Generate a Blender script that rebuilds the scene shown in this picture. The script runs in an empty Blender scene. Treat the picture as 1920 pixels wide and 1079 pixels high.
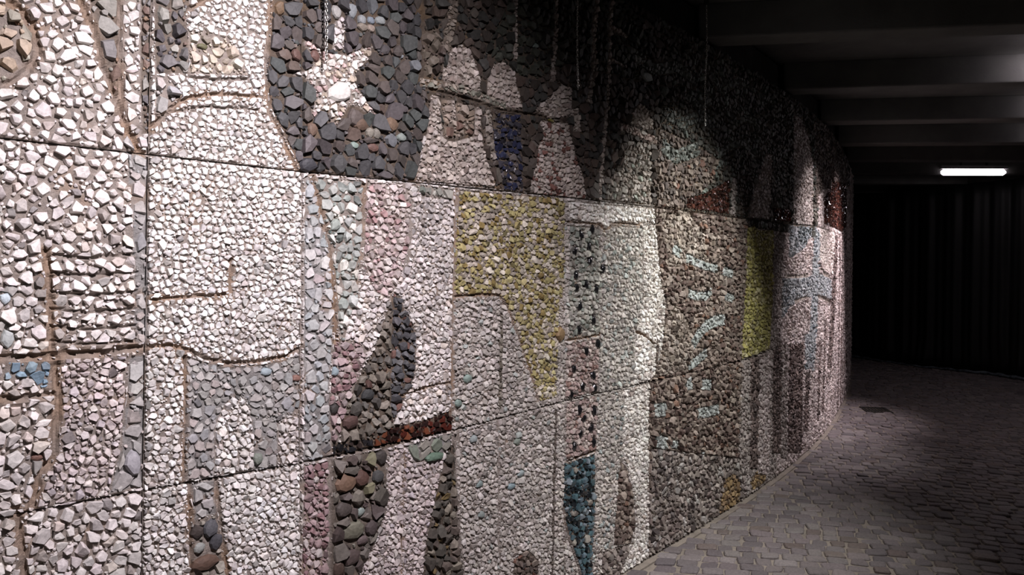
import bpy, math, random, time
import numpy as np
from mathutils import Vector
from mathutils.geometry import tessellate_polygon
T0 = time.time()
rng = np.random.default_rng(11)
random.seed(5)
SC = bpy.context.scene
COL = SC.collection

# ------------------------------------------------------------------ camera
F = 1450.0
EYE = 1.59
PITCH = math.radians(1.24)
ROLL = math.radians(0.2)
cam_data = bpy.data.cameras.new('camera')
cam = bpy.data.objects.new('camera', cam_data); COL.objects.link(cam)
cam_data.sensor_width = 36.0
cam_data.lens = 36.0 * F / 1920.0
cam_data.clip_start = 0.05; cam_data.clip_end = 100
cam.location = (0, 0, EYE)
cam.rotation_mode = 'XYZ'
from mathutils import Matrix
CM = Matrix.Rotation(math.pi / 2 - PITCH, 3, 'X') @ Matrix.Rotation(ROLL, 3, 'Z')
cam.rotation_euler = CM.to_euler('XYZ')
SC.camera = cam
# ------------------------------------------------------------------ world, exposure
w = bpy.data.worlds.new('night'); SC.world = w; w.use_nodes = True
w.node_tree.nodes['Background'].inputs[0].default_value = (0.55, 0.5, 0.6, 1)
w.node_tree.nodes['Background'].inputs[1].default_value = 0.0
SC.view_settings.view_transform = 'Standard'; SC.view_settings.look = 'None'
SC.view_settings.gamma = 1.0; SC.view_settings.use_curve_mapping = False
SC.view_settings.exposure = 0.0
# lamp settings: (x, y, energy, aim u, aim z, cone degrees, colour)
WASHERS = [
    (0.25, 0.98, 430, 0.70, 0.92, 100, (1.0, 0.915, 0.98)),
    (2.00, 3.70, 340, 3.40, 0.82, 76, (1.0, 0.98, 0.955)),
    (4.55, 7.62, 430, 7.9, 1.45, 70, (1.0, 0.87, 0.92)),
    (3.58, 6.30, 260, 6.3, 1.35, 68, (1.0, 0.91, 0.94)),
]

# ------------------------------------------------------------------ the wall's plan: a gently bending line
UMIN, UMAX = -3.0, 20.0
_hu = np.array([-3, 0, 1.2, 2.4, 4.0, 5.5, 7.5, 10, 14, 20.0])
_ht = np.radians(np.array([43, 43.6, 46.0, 51.0, 52.5, 56.0, 61.5, 64.5, 67.5, 73.0]))
_us = np.arange(UMIN, UMAX + 1e-6, 0.01)
_th = np.interp(_us, _hu, _ht)
_k = 61; _pad = np.pad(_th, _k // 2, mode='edge'); _th = np.convolve(_pad, np.ones(_k) / _k, mode='valid')
_dx, _dy = np.cos(_th) * 0.01, np.sin(_th) * 0.01
_X = np.concatenate([[0], np.cumsum(_dx)[:-1]]); _Y = np.concatenate([[0], np.cumsum(_dy)[:-1]])
_i0 = int(round(-UMIN / 0.01)); _X += -1.308 - _X[_i0]; _Y += 1.975 - _Y[_i0]

def wall_xyz(u, z, wd):
    """point on the wall's face: u along it, z up, wd out towards the passage"""
    u = np.asarray(u, float); x = np.interp(u, _us, _X); y = np.interp(u, _us, _Y); t = np.interp(u, _us, _th)
    return np.stack([x + np.sin(t) * wd, y - np.cos(t) * wd, np.broadcast_to(z, x.shape) + 0 * x], -1)

_phi = np.arctan2(_X, _Y)
_imax = int(np.argmax(_phi))
def ray(px, py):
    v = CM @ Vector((px - 960, -(py - 539.5), -F)); return v
def P2(px, py):
    """where a sight line meets the wall's face, as (u, z)"""
    d = ray(px, py); ph = math.atan2(d.x, d.y)
    ph = min(ph, _phi[_imax] - 1e-4)
    u = float(np.interp(ph, _phi[:_imax], _us[:_imax]))
    X = float(np.interp(u, _us, _X)); Y = float(np.interp(u, _us, _Y))
    t = math.hypot(X, Y) / math.hypot(d.x, d.y)
    return (u, EYE + d.z * t)

# ------------------------------------------------------------------ materials
def new_mat(name):
    m = bpy.data.materials.new(name); m.use_nodes = True
    nt = m.node_tree; b = nt.nodes['Principled BSDF']; return m, nt, b
def noise(nt, scale, detail=4, rough=0.6, coord='Object'):
    tc = nt.nodes.new('ShaderNodeTexCoord'); n = nt.nodes.new('ShaderNodeTexNoise')
    n.inputs['Scale'].default_value = scale; n.inputs['Detail'].default_value = detail; n.inputs['Roughness'].default_value = rough
    nt.links.new(tc.outputs[coord], n.inputs['Vector']); return n
def ramp(nt, src, stops):
    r = nt.nodes.new('ShaderNodeValToRGB'); e = r.color_ramp.elements
    while len(e) < len(stops): e.new(0.5)
    for i, (p, c) in enumerate(stops): e[i].position = p; e[i].color = (*c, 1)
    nt.links.new(src, r.inputs[0]); return r
def bump(nt, b, src, strength, dist):
    bp = nt.nodes.new('ShaderNodeBump'); bp.inputs['Strength'].default_value = strength; bp.inputs['Distance'].default_value = dist
    nt.links.new(src, bp.inputs['Height']); nt.links.new(bp.outputs[0], b.inputs['Normal'])

def stone_mat(name, rough, spec=0.4, mott=0.25, coat=0.0):
    m, nt, b = new_mat(name)
    a = nt.nodes.new('ShaderNodeAttribute'); a.attribute_name = 'tint'
    n = noise(nt, 90, 3)
    mr = nt.nodes.new('ShaderNodeMapRange'); mr.inputs[1].default_value = 0.3; mr.inputs[2].default_value = 0.7
    mr.inputs[3].default_value = 1 - mott; mr.inputs[4].default_value = 1 + mott * 0.4
    nt.links.new(n.outputs[0], mr.inputs[0])
    mx = nt.nodes.new('ShaderNodeVectorMath'); mx.operation = 'SCALE'
    nt.links.new(a.outputs['Color'], mx.inputs[0]); nt.links.new(mr.outputs[0], mx.inputs['Scale'])
    nt.links.new(mx.outputs[0], b.inputs['Base Color'])
    b.inputs['Roughness'].default_value = rough; b.inputs['Specular IOR Level'].default_value = spec
    b.inputs['Coat Weight'].default_value = coat
    bump(nt, b, n.outputs[0], 0.5, 0.003)
    return m
M_STONE = stone_mat('broken marble', 0.62)
M_GLASS = stone_mat('broken coloured glass', 0.13, 0.6, 0.2, 0.6)
M_COB = stone_mat('paving limestone', 0.62, 0.35, 0.3)

def mortar_mat(name, c0, c1, c2):
    m, nt, b = new_mat(name)
    n = noise(nt, 7, 6, 0.7); r = ramp(nt, n.outputs[0], [(0.35, c0), (0.52, c1), (0.68, c2)])
    nt.links.new(r.outputs[0], b.inputs['Base Color'])
    n2 = noise(nt, 120, 4, 0.7); bump(nt, b, n2.outputs[0], 0.9, 0.006)
    b.inputs['Roughness'].default_value = 0.92; b.inputs['Specular IOR Level'].default_value = 0.2
    return m
def bed_mat():
    m, nt, b = new_mat('sandy mortar bed')
    a = nt.nodes.new('ShaderNodeAttribute'); a.attribute_name = 'tint'
    n = noise(nt, 45, 5, 0.7); mr = nt.nodes.new('ShaderNodeMapRange'); mr.inputs[1].default_value = 0.3; mr.inputs[2].default_value = 0.7
    mr.inputs[3].default_value = 0.72; mr.inputs[4].default_value = 1.15; nt.links.new(n.outputs[0], mr.inputs[0])
    mx = nt.nodes.new('ShaderNodeVectorMath'); mx.operation = 'SCALE'
    nt.links.new(a.outputs['Color'], mx.inputs[0]); nt.links.new(mr.outputs[0], mx.inputs['Scale']); nt.links.new(mx.outputs[0], b.inputs['Base Color'])
    n2 = noise(nt, 130, 5, 0.75); bump(nt, b, n2.outputs[0], 1.0, 0.007)
    b.inputs['Roughness'].default_value = 0.92; b.inputs['Specular IOR Level'].default_value = 0.2
    return m
M_BEDM = bed_mat()
M_MORT = mortar_mat('sandy mortar', (0.40, 0.35, 0.31), (0.44, 0.37, 0.31), (0.42, 0.30, 0.21))
M_MORTD = mortar_mat('brown mortar', (0.13, 0.10, 0.08), (0.20, 0.155, 0.115), (0.24, 0.16, 0.10))
M_RUST = mortar_mat('rust stained mortar', (0.34, 0.27, 0.215), (0.36, 0.25, 0.17), (0.38, 0.19, 0.10))
M_BED = mortar_mat('paving bed sand', (0.20, 0.17, 0.145), (0.27, 0.235, 0.2), (0.32, 0.27, 0.23))
M_CONC, nt, b = new_mat('grey ceiling concrete')
n = noise(nt, 3, 6); r = ramp(nt, n.outputs[0], [(0.3, (0.09, 0.09, 0.086)), (0.7, (0.14, 0.14, 0.132))])
nt.links.new(r.outputs[0], b.inputs['Base Color']); b.inputs['Roughness'].default_value = 0.85
n = noise(nt, 60, 4); bump(nt, b, n.outputs[0], 0.4, 0.004)
M_DARK, nt, b = new_mat('dark backing concrete')
n = noise(nt, 5, 5); r = ramp(nt, n.outputs[0], [(0.3, (0.02, 0.018, 0.016)), (0.7, (0.05, 0.045, 0.04))])
nt.links.new(r.outputs[0], b.inputs['Base Color']); b.inputs['Roughness'].default_value = 0.95
M_CLOTH, nt, b = new_mat('black sheeting')
n = noise(nt, 6, 5); r = ramp(nt, n.outputs[0], [(0.3, (0.0025, 0.0025, 0.0032)), (0.7, (0.0045, 0.0045, 0.0055))])
nt.links.new(r.outputs[0], b.inputs['Base Color']); b.inputs['Roughness'].default_value = 0.6
M_STEEL, nt, b = new_mat('bright chain steel')
b.inputs['Base Color'].default_value = (0.85, 0.83, 0.78, 1); b.inputs['Metallic'].default_value = 1; b.inputs['Roughness'].default_value = 0.22
n = noise(nt, 30, 3); bump(nt, b, n.outputs[0], 0.2, 0.001)
M_IRON, nt, b = new_mat('dark cast iron')
n = noise(nt, 25, 4); r = ramp(nt, n.outputs[0], [(0.3, (0.012, 0.011, 0.01)), (0.7, (0.03, 0.026, 0.022))])
nt.links.new(r.outputs[0], b.inputs['Base Color']); b.inputs['Roughness'].default_value = 0.6
M_ENAM, nt, b = new_mat('grey lamp housing')
n = noise(nt, 12, 3); r = ramp(nt, n.outputs[0], [(0.3, (0.30, 0.30, 0.31)), (0.7, (0.38, 0.38, 0.39))])
nt.links.new(r.outputs[0], b.inputs['Base Color']); b.inputs['Roughness'].default_value = 0.45
def glow(name, col, s):
    m, nt, b = new_mat(name)
    b.inputs['Base Color'].default_value = (*col, 1); b.inputs['Emission Color'].default_value = (*col, 1)
    b.inputs['Emission Strength'].default_value = s; return m
M_TUBE = glow('glowing tube cover', (1.0, 0.88, 0.95), 10.0)
M_TUBE2 = glow('glowing lamp lens', (1.0, 0.93, 0.97), 3.0)

# ------------------------------------------------------------------ object helpers
def link(name, verts, faces, mat, parent=None, smooth=False, tint=None):
    me = bpy.data.meshes.new(name)
    me.from_pydata([tuple(v) for v in verts], [], [tuple(f) for f in faces])
    me.materials.append(mat)
    if smooth: me.shade_smooth()
    o = bpy.data.objects.new(name, me); COL.objects.link(o); o.parent = parent
    return o
def empty(name, loc, label, cat, group=None, rz=0):
    o = bpy.data.objects.new(name, None); COL.objects.link(o); o.location = loc; o.rotation_euler = (0, 0, rz)
    o.empty_display_size = 0.1
    o['label'] = label; o['category'] = cat
    if group: o['group'] = group
    return o
def structure(o): o['kind'] = 'structure'; return o

def mesh_fast(name, V, quads, tris, tint, mat, parent, origin):
    """V (n,3), quads (q,4), tris (t,3), tint (n,3)"""
    me = bpy.data.meshes.new(name)
    nV = len(V); q = len(quads); t = len(tris)
    me.vertices.add(nV); me.vertices.foreach_set('co', (V - np.array(origin)).astype(np.float32).ravel())
    li = np.concatenate([quads.ravel(), tris.ravel()]).astype(np.int32)
    me.loops.add(len(li)); me.loops.foreach_set('vertex_index', li)
    me.polygons.add(q + t)
    ls = np.concatenate([np.arange(q) * 4, q * 4 + np.arange(t) * 3]).astype(np.int32)
    me.polygons.foreach_set('loop_start', ls)
    me.update(calc_edges=True)
    at = me.attributes.new('tint', 'FLOAT_COLOR', 'POINT')
    at.data.foreach_set('color', np.concatenate([tint, np.ones((nV, 1))], 1).astype(np.float32).ravel())
    me.materials.append(mat)
    me.polygons.foreach_set('use_smooth', np.zeros(q + t, bool))
    o = bpy.data.objects.new(name, me); COL.objects.link(o); o.parent = parent
    return o

# ------------------------------------------------------------------ polygons in the wall's own (u, z) plane
def inside(poly, p):
    x, y = p[:, 0], p[:, 1]; r = np.zeros(len(p), bool); n = len(poly)
    for i in range(n):
        x1, y1 = poly[i]; x2, y2 = poly[(i + 1) % n]
        if y1 == y2: continue
        c = ((y1 > y) != (y2 > y)) & (x < (x2 - x1) * (y - y1) / (y2 - y1) + x1); r ^= c
    return r
def ray_limit(pts, dirs, segs):
    """pts (N,2) dirs (N,k,2) segs (E,4) -> (N,k) distance to the first edge met"""
    N, k, _ = dirs.shape; out = np.full((N, k), 1e9)
    for (x1, y1, x2, y2) in segs:
        ex, ey = x2 - x1, y2 - y1
        # only points near this edge matter
        mx, my = (x1 + x2) / 2, (y1 + y2) / 2; L = math.hypot(ex, ey) / 2 + 0.12
        idx = np.nonzero((np.abs(pts[:, 0] - mx) < L) & (np.abs(pts[:, 1] - my) < L))[0]
        if len(idx) == 0: continue
        d = dirs[idx]; px = (x1 - pts[idx, 0])[:, None]; py = (y1 - pts[idx, 1])[:, None]
        den = d[..., 0] * ey - d[..., 1] * ex
        den = np.where(np.abs(den) < 1e-9, 1e-9, den)
        t = (px * ey - py * ex) / den; s = (px * d[..., 1] - py * d[..., 0]) / den
        ok = (t > 0) & (s >= -0.02) & (s <= 1.02)
        t = np.where(ok, t, 1e9); out[idx] = np.minimum(out[idx], t)
    return out
def edges(poly): 
    a = np.array(poly); b = np.roll(a, -1, 0); return np.concatenate([a, b], 1)

def relax(g, mask, pitch, segs, own_w, rounds=2):
    for _ in range(rounds):
        k = 10; ii, jj = np.nonzero(mask)
        P, ang, rad = chips(g, mask, pitch, k, segs, own_w, gap=1.0, maxr=0.8, even=True)
        c = (np.stack([np.cos(ang), np.sin(ang)], -1) * rad[..., None]).mean(1) * 1.25
        g[ii, jj] = P + c * 0.75
    return g
def chips(pts_grid, mask, pitch, k, segs, own_w, gap=0.95, maxr=0.95, even=False):
    """irregular cells round each point of a jittered grid: returns centres, ring angles and radii"""
    R, C, _ = pts_grid.shape
    ii, jj = np.nonzero(mask); P = pts_grid[ii, jj]; W = own_w[ii, jj]; N = len(P)
    ang = (np.arange(k)[None] + rng.uniform(-0.46, 0.46, (N, k))) * (2 * math.pi / k) + rng.uniform(0, 6.28, (N, 1))
    if even: ang = np.broadcast_to(np.arange(k) * 2 * math.pi / k, (N, k)).copy()
    dirs = np.stack([np.cos(ang), np.sin(ang)], -1)
    rad = np.full((N, k), maxr * pitch) * (1 if even else rng.uniform(0.74, 1.05, (N, k)))
    for di in range(-2, 3):
        for dj in range(-2, 3):
            if di == 0 and dj == 0: continue
            a, c = ii + di, jj + dj
            ok = (a >= 0) & (a < R) & (c >= 0) & (c < C)
            aa, cc = np.clip(a, 0, R - 1), np.clip(c, 0, C - 1); ok &= mask[aa, cc]
            d = pts_grid[aa, cc] - P; L2 = (d ** 2).sum(-1); fr = W / (W + own_w[aa, cc])
            dot = (d[:, None, :] * dirs).sum(-1)
            t = np.where((dot > 1e-6) & ok[:, None], (L2 * fr)[:, None] / np.maximum(dot, 1e-6), 1e9)
            rad = np.minimum(rad, t)
    rad *= gap
    if len(segs): rad = np.minimum(rad, np.maximum(ray_limit(P, dirs, segs) - 0.0012, 0.0))
    return P, ang, rad

def grid(u0, u1, z0, z1, pu, pz, jit, rows=False):
    C = int((u1 - u0) / pu) + 3; R = int((z1 - z0) / pz) + 3
    J, I = np.meshgrid(np.arange(C), np.arange(R))
    u = u0 - pu + J * pu + (I % 2) * pu * 0.5; z = z0 - pz + I * pz
    g = np.stack([u, z], -1).astype(float)
    g[..., 0] += rng.uniform(-jit, jit, u.shape) * pu; g[..., 1] += rng.uniform(-jit, jit, u.shape) * pz * (0.45 if rows else 1)
    return g

def pick(pal, n):
    cols = np.array([c[0] for c in pal], float); wts = np.array([c[1] for c in pal], float); wts /= wts.sum()
    i = rng.choice(len(pal), n, p=wts); c = cols[i]
    c = c * rng.uniform(0.82, 1.12, (n, 1)) * (1 + rng.uniform(-0.02, 0.02, (n, 3)))
    c = c.mean(1, keepdims=True) * 0.2 + c * 0.8
    return np.clip(c * np.array([1.015, 1.0, 0.975]), 0.002, 0.9)

# palettes: the stones' own colours
WHITE = [((0.74, 0.70, 0.68), 10), ((0.66, 0.61, 0.60), 4), ((0.70, 0.62, 0.56), 1.2), ((0.45, 0.40, 0.37), 0.7)]
WHITEB = [((0.84, 0.82, 0.80), 10), ((0.74, 0.70, 0.68), 3), ((0.55, 0.50, 0.47), 0.5)]
PINKW = [((0.66, 0.58, 0.57), 8), ((0.56, 0.48, 0.48), 3), ((0.5, 0.45, 0.48), 1), ((0.72, 0.66, 0.64), 3)]
GREYP = [((0.42, 0.41, 0.40), 5), ((0.50, 0.48, 0.46), 3), ((0.35, 0.36, 0.37), 2), ((0.45, 0.40, 0.38), 2)]
GREYW = [((0.52, 0.48, 0.44), 6), ((0.62, 0.58, 0.55), 5), ((0.38, 0.34, 0.31), 2), ((0.40, 0.45, 0.43), 0.4)]
CASTLE = [((0.50, 0.43, 0.38), 6), ((0.60, 0.53, 0.48), 4), ((0.36, 0.29, 0.25), 2)]
CASTRED = [((0.50, 0.43, 0.38), 6), ((0.58, 0.50, 0.46), 4), ((0.22, 0.09, 0.07), 2)]
SLATE = [((0.070, 0.070, 0.073), 8), ((0.092, 0.080, 0.084), 4), ((0.10, 0.083, 0.074), 5), ((0.075, 0.085, 0.082), 3), ((0.14, 0.10, 0.08), 1.0), ((0.2, 0.22, 0.24), 0.3)]
DARKBR = [((0.07, 0.055, 0.045), 8), ((0.10, 0.07, 0.055), 4), ((0.05, 0.05, 0.045), 4), ((0.14, 0.12, 0.10), 1.5)]
DARKBR2 = [((0.16, 0.12, 0.10), 6), ((0.10, 0.08, 0.07), 4), ((0.26, 0.21, 0.17), 3), ((0.2, 0.1, 0.07), 1)]
SEA = [((0.07, 0.07, 0.06), 7), ((0.12, 0.11, 0.09), 4), ((0.14, 0.17, 0.15), 2), ((0.06, 0.045, 0.035), 3)]
SEAG = [((0.19, 0.215, 0.195), 5), ((0.13, 0.145, 0.13), 4), ((0.28, 0.30, 0.28), 1)]
BIRD = [((0.74, 0.70, 0.66), 6), ((0.55, 0.40, 0.38), 3), ((0.55, 0.46, 0.36), 2)]
PALEBLUE = [((0.38, 0.47, 0.50), 5), ((0.45, 0.52, 0.52), 2), ((0.30, 0.42, 0.52), 1)]
SKYBL = [((0.22, 0.36, 0.48), 3), ((0.27, 0.38, 0.46), 1)]
MIXPEB = [((0.17, 0.16, 0.16), 4), ((0.20, 0.13, 0.10), 2), ((0.30, 0.29, 0.26), 3), ((0.28, 0.18, 0.11), 1), ((0.10, 0.09, 0.10), 2)]
CREAM = [((0.58, 0.50, 0.40), 5), ((0.62, 0.58, 0.50), 3), ((0.45, 0.38, 0.30), 2)]
TAN = [((0.48, 0.37, 0.26), 4), ((0.38, 0.30, 0.22), 3), ((0.42, 0.40, 0.32), 2), ((0.26, 0.14, 0.08), 1)]
YELLOW = [((0.42, 0.36, 0.13), 7), ((0.50, 0.44, 0.18), 3), ((0.66, 0.60, 0.50), 5), ((0.42, 0.37, 0.30), 4), ((0.28, 0.20, 0.05), 2)]
YELLOW2 = [((0.52, 0.48, 0.12), 8), ((0.60, 0.55, 0.28), 3), ((0.30, 0.26, 0.09), 4)]
GREENP = [((0.35, 0.40, 0.375), 5), ((0.43, 0.455, 0.43), 4), ((0.72, 0.70, 0.64), 3), ((0.20, 0.27, 0.25), 1)]
GREYBL = [((0.43, 0.445, 0.445), 5), ((0.49, 0.475, 0.47), 5), ((0.37, 0.41, 0.425), 2), ((0.47, 0.41, 0.41), 1)]
PINK = [((0.50, 0.39, 0.385), 4), ((0.60, 0.52, 0.50), 5), ((0.40, 0.24, 0.24), 1.5), ((0.70, 0.64, 0.60), 2)]
PINKB = [((0.44, 0.32, 0.30), 5), ((0.50, 0.42, 0.38), 4), ((0.33, 0.20, 0.17), 1.5), ((0.60, 0.52, 0.48), 2)]
ROSE = [((0.42, 0.29, 0.30), 5), ((0.52, 0.42, 0.42), 3), ((0.30, 0.17, 0.18), 1.5), ((0.66, 0.60, 0.58), 1)]
TRIA = [((0.20, 0.175, 0.14), 6), ((0.26, 0.23, 0.19), 4), ((0.12, 0.11, 0.10), 3), ((0.10, 0.05, 0.04), 0.5)]
TRIB = [((0.09, 0.09, 0.10), 5), ((0.17, 0.17, 0.18), 3), ((0.2, 0.1, 0.08), 1)]
REDGL = [((0.10, 0.018, 0.010), 5), ((0.18, 0.05, 0.018), 2.5), ((0.03, 0.012, 0.01), 4)]
REDDK = [((0.075, 0.024, 0.016), 6), ((0.12, 0.04, 0.025), 2), ((0.03, 0.013, 0.01), 4)]
BLACKGL = [((0.02, 0.02, 0.024), 5), ((0.05, 0.035, 0.03), 2)]
NAVY = [((0.030, 0.036, 0.085), 5), ((0.05, 0.048, 0.062), 5), ((0.16, 0.14, 0.14), 3)]
TEAL = [((0.06, 0.13, 0.155), 5), ((0.11, 0.18, 0.22), 3), ((0.015, 0.02, 0.024), 4), ((0.22, 0.28, 0.32), 2), ((0.35, 0.33, 0.28), 1)]
GRNSL = [((0.20, 0.24, 0.19), 4), ((0.30, 0.29, 0.25), 4), ((0.12, 0.22, 0.16), 2)]
BROWNM = [((0.20, 0.15, 0.125), 6), ((0.28, 0.22, 0.18), 5), ((0.14, 0.09, 0.075), 4), ((0.38, 0.31, 0.26), 2.5), ((0.22, 0.12, 0.08), 1)]
BROWNL = [((0.34, 0.28, 0.23), 5), ((0.42, 0.36, 0.31), 4), ((0.22, 0.17, 0.14), 3)]
MAUVE = [((0.28, 0.235, 0.21), 5), ((0.20, 0.155, 0.14), 4), ((0.36, 0.31, 0.28), 4), ((0.11, 0.09, 0.085), 2), ((0.42, 0.40, 0.38), 1)]
AQUA = [((0.44, 0.49, 0.48), 5), ((0.33, 0.37, 0.36), 3)]
OCHRE = [((0.40, 0.27, 0.11), 5), ((0.30, 0.19, 0.09), 3), ((0.22, 0.16, 0.10), 2)]
GRGR = [((0.36, 0.36, 0.32), 6), ((0.46, 0.45, 0.40), 4), ((0.26, 0.30, 0.26), 3), ((0.22, 0.20, 0.17), 1)]
BRIGHTCOL = [((0.85, 0.82, 0.78), 8), ((0.72, 0.67, 0.62), 3), ((0.45, 0.38, 0.34), 0.6)]
FARW = [((0.66, 0.57, 0.56), 6), ((0.56, 0.47, 0.46), 4), ((0.36, 0.28, 0.26), 1)]
FARD = [((0.20, 0.145, 0.135), 6), ((0.30, 0.22, 0.20), 3), ((0.11, 0.08, 0.075), 2)]
FARB = [((0.44, 0.47, 0.50), 6), ((0.38, 0.41, 0.44), 3), ((0.16, 0.20, 0.23), 1)]
FARDK = [((0.10, 0.075, 0.065), 6), ((0.17, 0.13, 0.11), 3)]
FARG = [((0.42, 0.36, 0.34), 6), ((0.34, 0.29, 0.27), 3), ((0.5, 0.45, 0.43), 2)]

# ------------------------------------------------------------------ panels: the wall is made of slabs, three rows
ZTOP = 2.99
def colline(pa, pb):
    """a vertical joint through two picture points of the wall"""
    a = P2(*pa); b = P2(*pb); m = (b[0] - a[0]) / (b[1] - a[1])
    return lambda z: a[0] + (z - a[1]) * m
joints = [
    lambda z: -1.6,
    colline((277, 290), (267, 920)), colline((564, 322), (561, 868)), colline((852, 350), (846, 806)),
    colline((1058, 370), (1056, 752)), colline((1226, 389), (1216, 716)), colline((1398, 411), (1388, 676)),
    colline((1468, 419), (1460, 648)), colline((1530, 424), (1527, 612)),
    lambda z: 9.6, lambda z: 12.4, lambda z: 15.5]
seamA_px = [(0, 258), (277, 290), (564, 322), (852, 350), (1058, 370), (1226, 389), (1398, 411), (1468, 419), (1530, 425)]
seamB_px = [(0, 970), (267, 920), (561, 869), (846, 807), (1056, 752), (1216, 716), (1388, 676), (1460, 650), (1527, 615)]
sa = sorted(P2(*p) for p in seamA_px); sb = sorted(P2(*p) for p in seamB_px)
zA = lambda u: float(np.interp(u, [q[0] for q in sa], [q[1] for q in sa]))
zB = lambda u: float(np.interp(u, [q[0] for q in sb], [q[1] for q in sb]))
for nm, q in (('A', sa), ('B', sb)): print('SEAM', nm, [(round(a, 2), round(b, 2)) for a, b in q])

# ------------------------------------------------------------------ the picture on the wall
# each region: (part name, outline in picture points, palette, pitch mm, options)
R = []
def reg(name, pts, pal, pitch, **o):
    R.append(dict(name=name, poly=[P2(x, y) for x, y in pts], pal=pal, pitch=pitch / 1000, **o))
def regu(name, pts, pal, pitch, **o):
    R.append(dict(name=name, poly=list(pts), pal=pal, pitch=pitch / 1000, **o))
def line_poly(pts, wd):
    q = [np.array(P2(x, y)) for x, y in pts]; L, Rr = [], []
    for i, p in enumerate(q):
        a = q[max(i - 1, 0)]; b = q[min(i + 1, len(q) - 1)]; t = (b - a) / (np.linalg.norm(b - a) + 1e-9); nn = np.array([-t[1], t[0]])
        L.append(tuple(p + nn * wd / 2)); Rr.append(tuple(p - nn * wd / 2))
    return L + Rr[::-1]
def groove(pts, mm=12, rust=True):
    R.append(dict(name='rust_stained_groove' if rust else 'mortar_groove', poly=line_poly(pts, mm * 0.72 / 1000), pal=None, pitch=1, rust=rust, line=[P2(x, y) for x, y in pts], gw=mm * 0.72 / 1000))
def band(name, pts, mm, pal, pitch, **o):
    R.append(dict(name=name, poly=line_poly(pts, mm / 1000), pal=pal, pitch=pitch / 1000, **o))
SINGLES = []
def stone(name, x, y, rx, ry, pal, **o):
    SINGLES.append(dict(name=name, x=x, y=y, rx=rx, ry=ry, pal=pal, **o))

# --- base fields, whole wall from u -1.6 to 15.5
def rect(u0, u1, z0, z1): return [(u0, z0), (u1, z0), (u1, z1), (u0, z1)]
J = joints
def colrect(i, j, z0, z1): return [(J[i](z0), z0), (J[j](z0), z0), (J[j](z1), z1), (J[i](z1), z1)]
regu('white_stone_field', colrect(0, 1, 0, ZTOP), WHITE, 37, k=6, tall=1.1)
regu('white_stone_field', colrect(1, 2, 0, ZTOP), WHITEB, 24, k=6)
regu('white_stone_field', colrect(2, 3, 0, 2.1), WHITE, 25, k=6)
regu('grey_white_stone_field', colrect(3, 4, 0, 2.1), GREYW, 25, k=6)
regu('grey_white_stone_field', colrect(4, 5, 0, 2.1), GREYW, 25, k=6)
regu('brown_stone_field', colrect(5, 6, 0, ZTOP), BROWNM, 38, k=6, dark=1, tall=1.4)
regu('brown_stone_field', colrect(6, 7, 0, ZTOP), FARG, 32, k=6)
regu('pale_stone_field', colrect(7, 8, 0, ZTOP), FARW, 34, k=6)
regu('pale_stone_field', colrect(8, 9, 0, ZTOP), FARW, 36, k=5)
regu('pale_stone_field', colrect(9, 10, 0, ZTOP), FARW, 48, k=5)
regu('pale_stone_field', colrect(10, 11, 0, ZTOP), FARG, 55, k=5)
# vertical stripes on the hidden, far stretch
rs = random.Random(3)
uu = 8.3
while uu < 15.3:
    wv = rs.uniform(0.10, 0.22)
    regu('brown_stripe', rect(uu, uu + wv, 0.0, rs.uniform(1.2, 2.7)), FARD, 38, k=5, dark=1)
    uu += wv + rs.uniform(0.14, 0.4)

# --- column 0 (left edge)
reg('tan_stone_disc', [(-60, -5), (5, 8), (36, 25), (57, 55), (62, 95), (48, 128), (22, 150), (-60, 165)], TAN, 52, tall=1.2)
groove([(-60, 172), (20, 157), (52, 134), (68, 98), (63, 52), (40, 20), (0, -6)], 14)
groove([(140, -20), (158, 20), (176, 65), (190, 125), (212, 180), (240, 250), (262, 290)], 14)
reg('dark_pebble_strip', [(160, -30), (218, -30), (222, 178), (212, 172), (192, 112), (178, 58)], MIXPEB, 58, tall=1.1)
groove([(222, -40), (223, 120), (228, 235)], 9)
reg('white_stone_strip', [(226, -60), (261, -60), (262, 250), (246, 255), (230, 200)], WHITE, 34)
reg('mixed_pebble_strip', [(264, -60), (281, -60), (281, 250), (264, 250)], MIXPEB, 32)
reg('grey_cement_strip', [(238, 285), (276, 296), (274, 660), (253, 660), (252, 520), (246, 380)], GREYP, 46, flat=1)
groove([(86, 470), (92, 540), (93, 620), (96, 668)], 16)
for y in (478, 512, 548, 580, 612, 640): groove([(98, y), (160, y + 6), (250, y - 1)], 7, False)
groove([(-60, 674), (60, 668), (120, 664), (200, 660), (268, 650)], 17)
reg('blue_stone_patch', [(8, 678), (92, 676), (92, 726), (72, 728), (58, 708), (8, 712)], SKYBL, 40)
groove([(-60, 742), (30, 748), (96, 738)], 13)
groove([(100, 672), (107, 760), (100, 850), (72, 890), (58, 952)], 17)
reg('pinkish_stone_field', [(110, 672), (235, 668), (232, 760), (222, 850), (200, 930), (68, 950), (80, 895), (108, 850), (114, 760)], PINKW, 26)
reg('grey_cement_strip', [(243, 668), (272, 668), (268, 912), (205, 925), (226, 850), (236, 760)], GREYP, 52, flat=1)
stone('pale_grey_slab_stone', 247, 868, 15, 24, [((0.40, 0.40, 0.43), 1)])
stone('reddish_brown_stone', 68, 858, 12, 8, [((0.22, 0.11, 0.08), 1)])
stone('pale_blue_stone', 9, 560, 12, 11, [((0.42, 0.50, 0.56), 1)])
stone('pale_blue_stone', 12, 636, 13, 18, [((0.46, 0.50, 0.50), 1)])
stone('dark_grey_stone', 236, 1016, 9, 5, [((0.20, 0.18, 0.16), 1)])
groove([(30, 962), (38, 1010), (46, 1085), (48, 1200)], 18)
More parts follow.
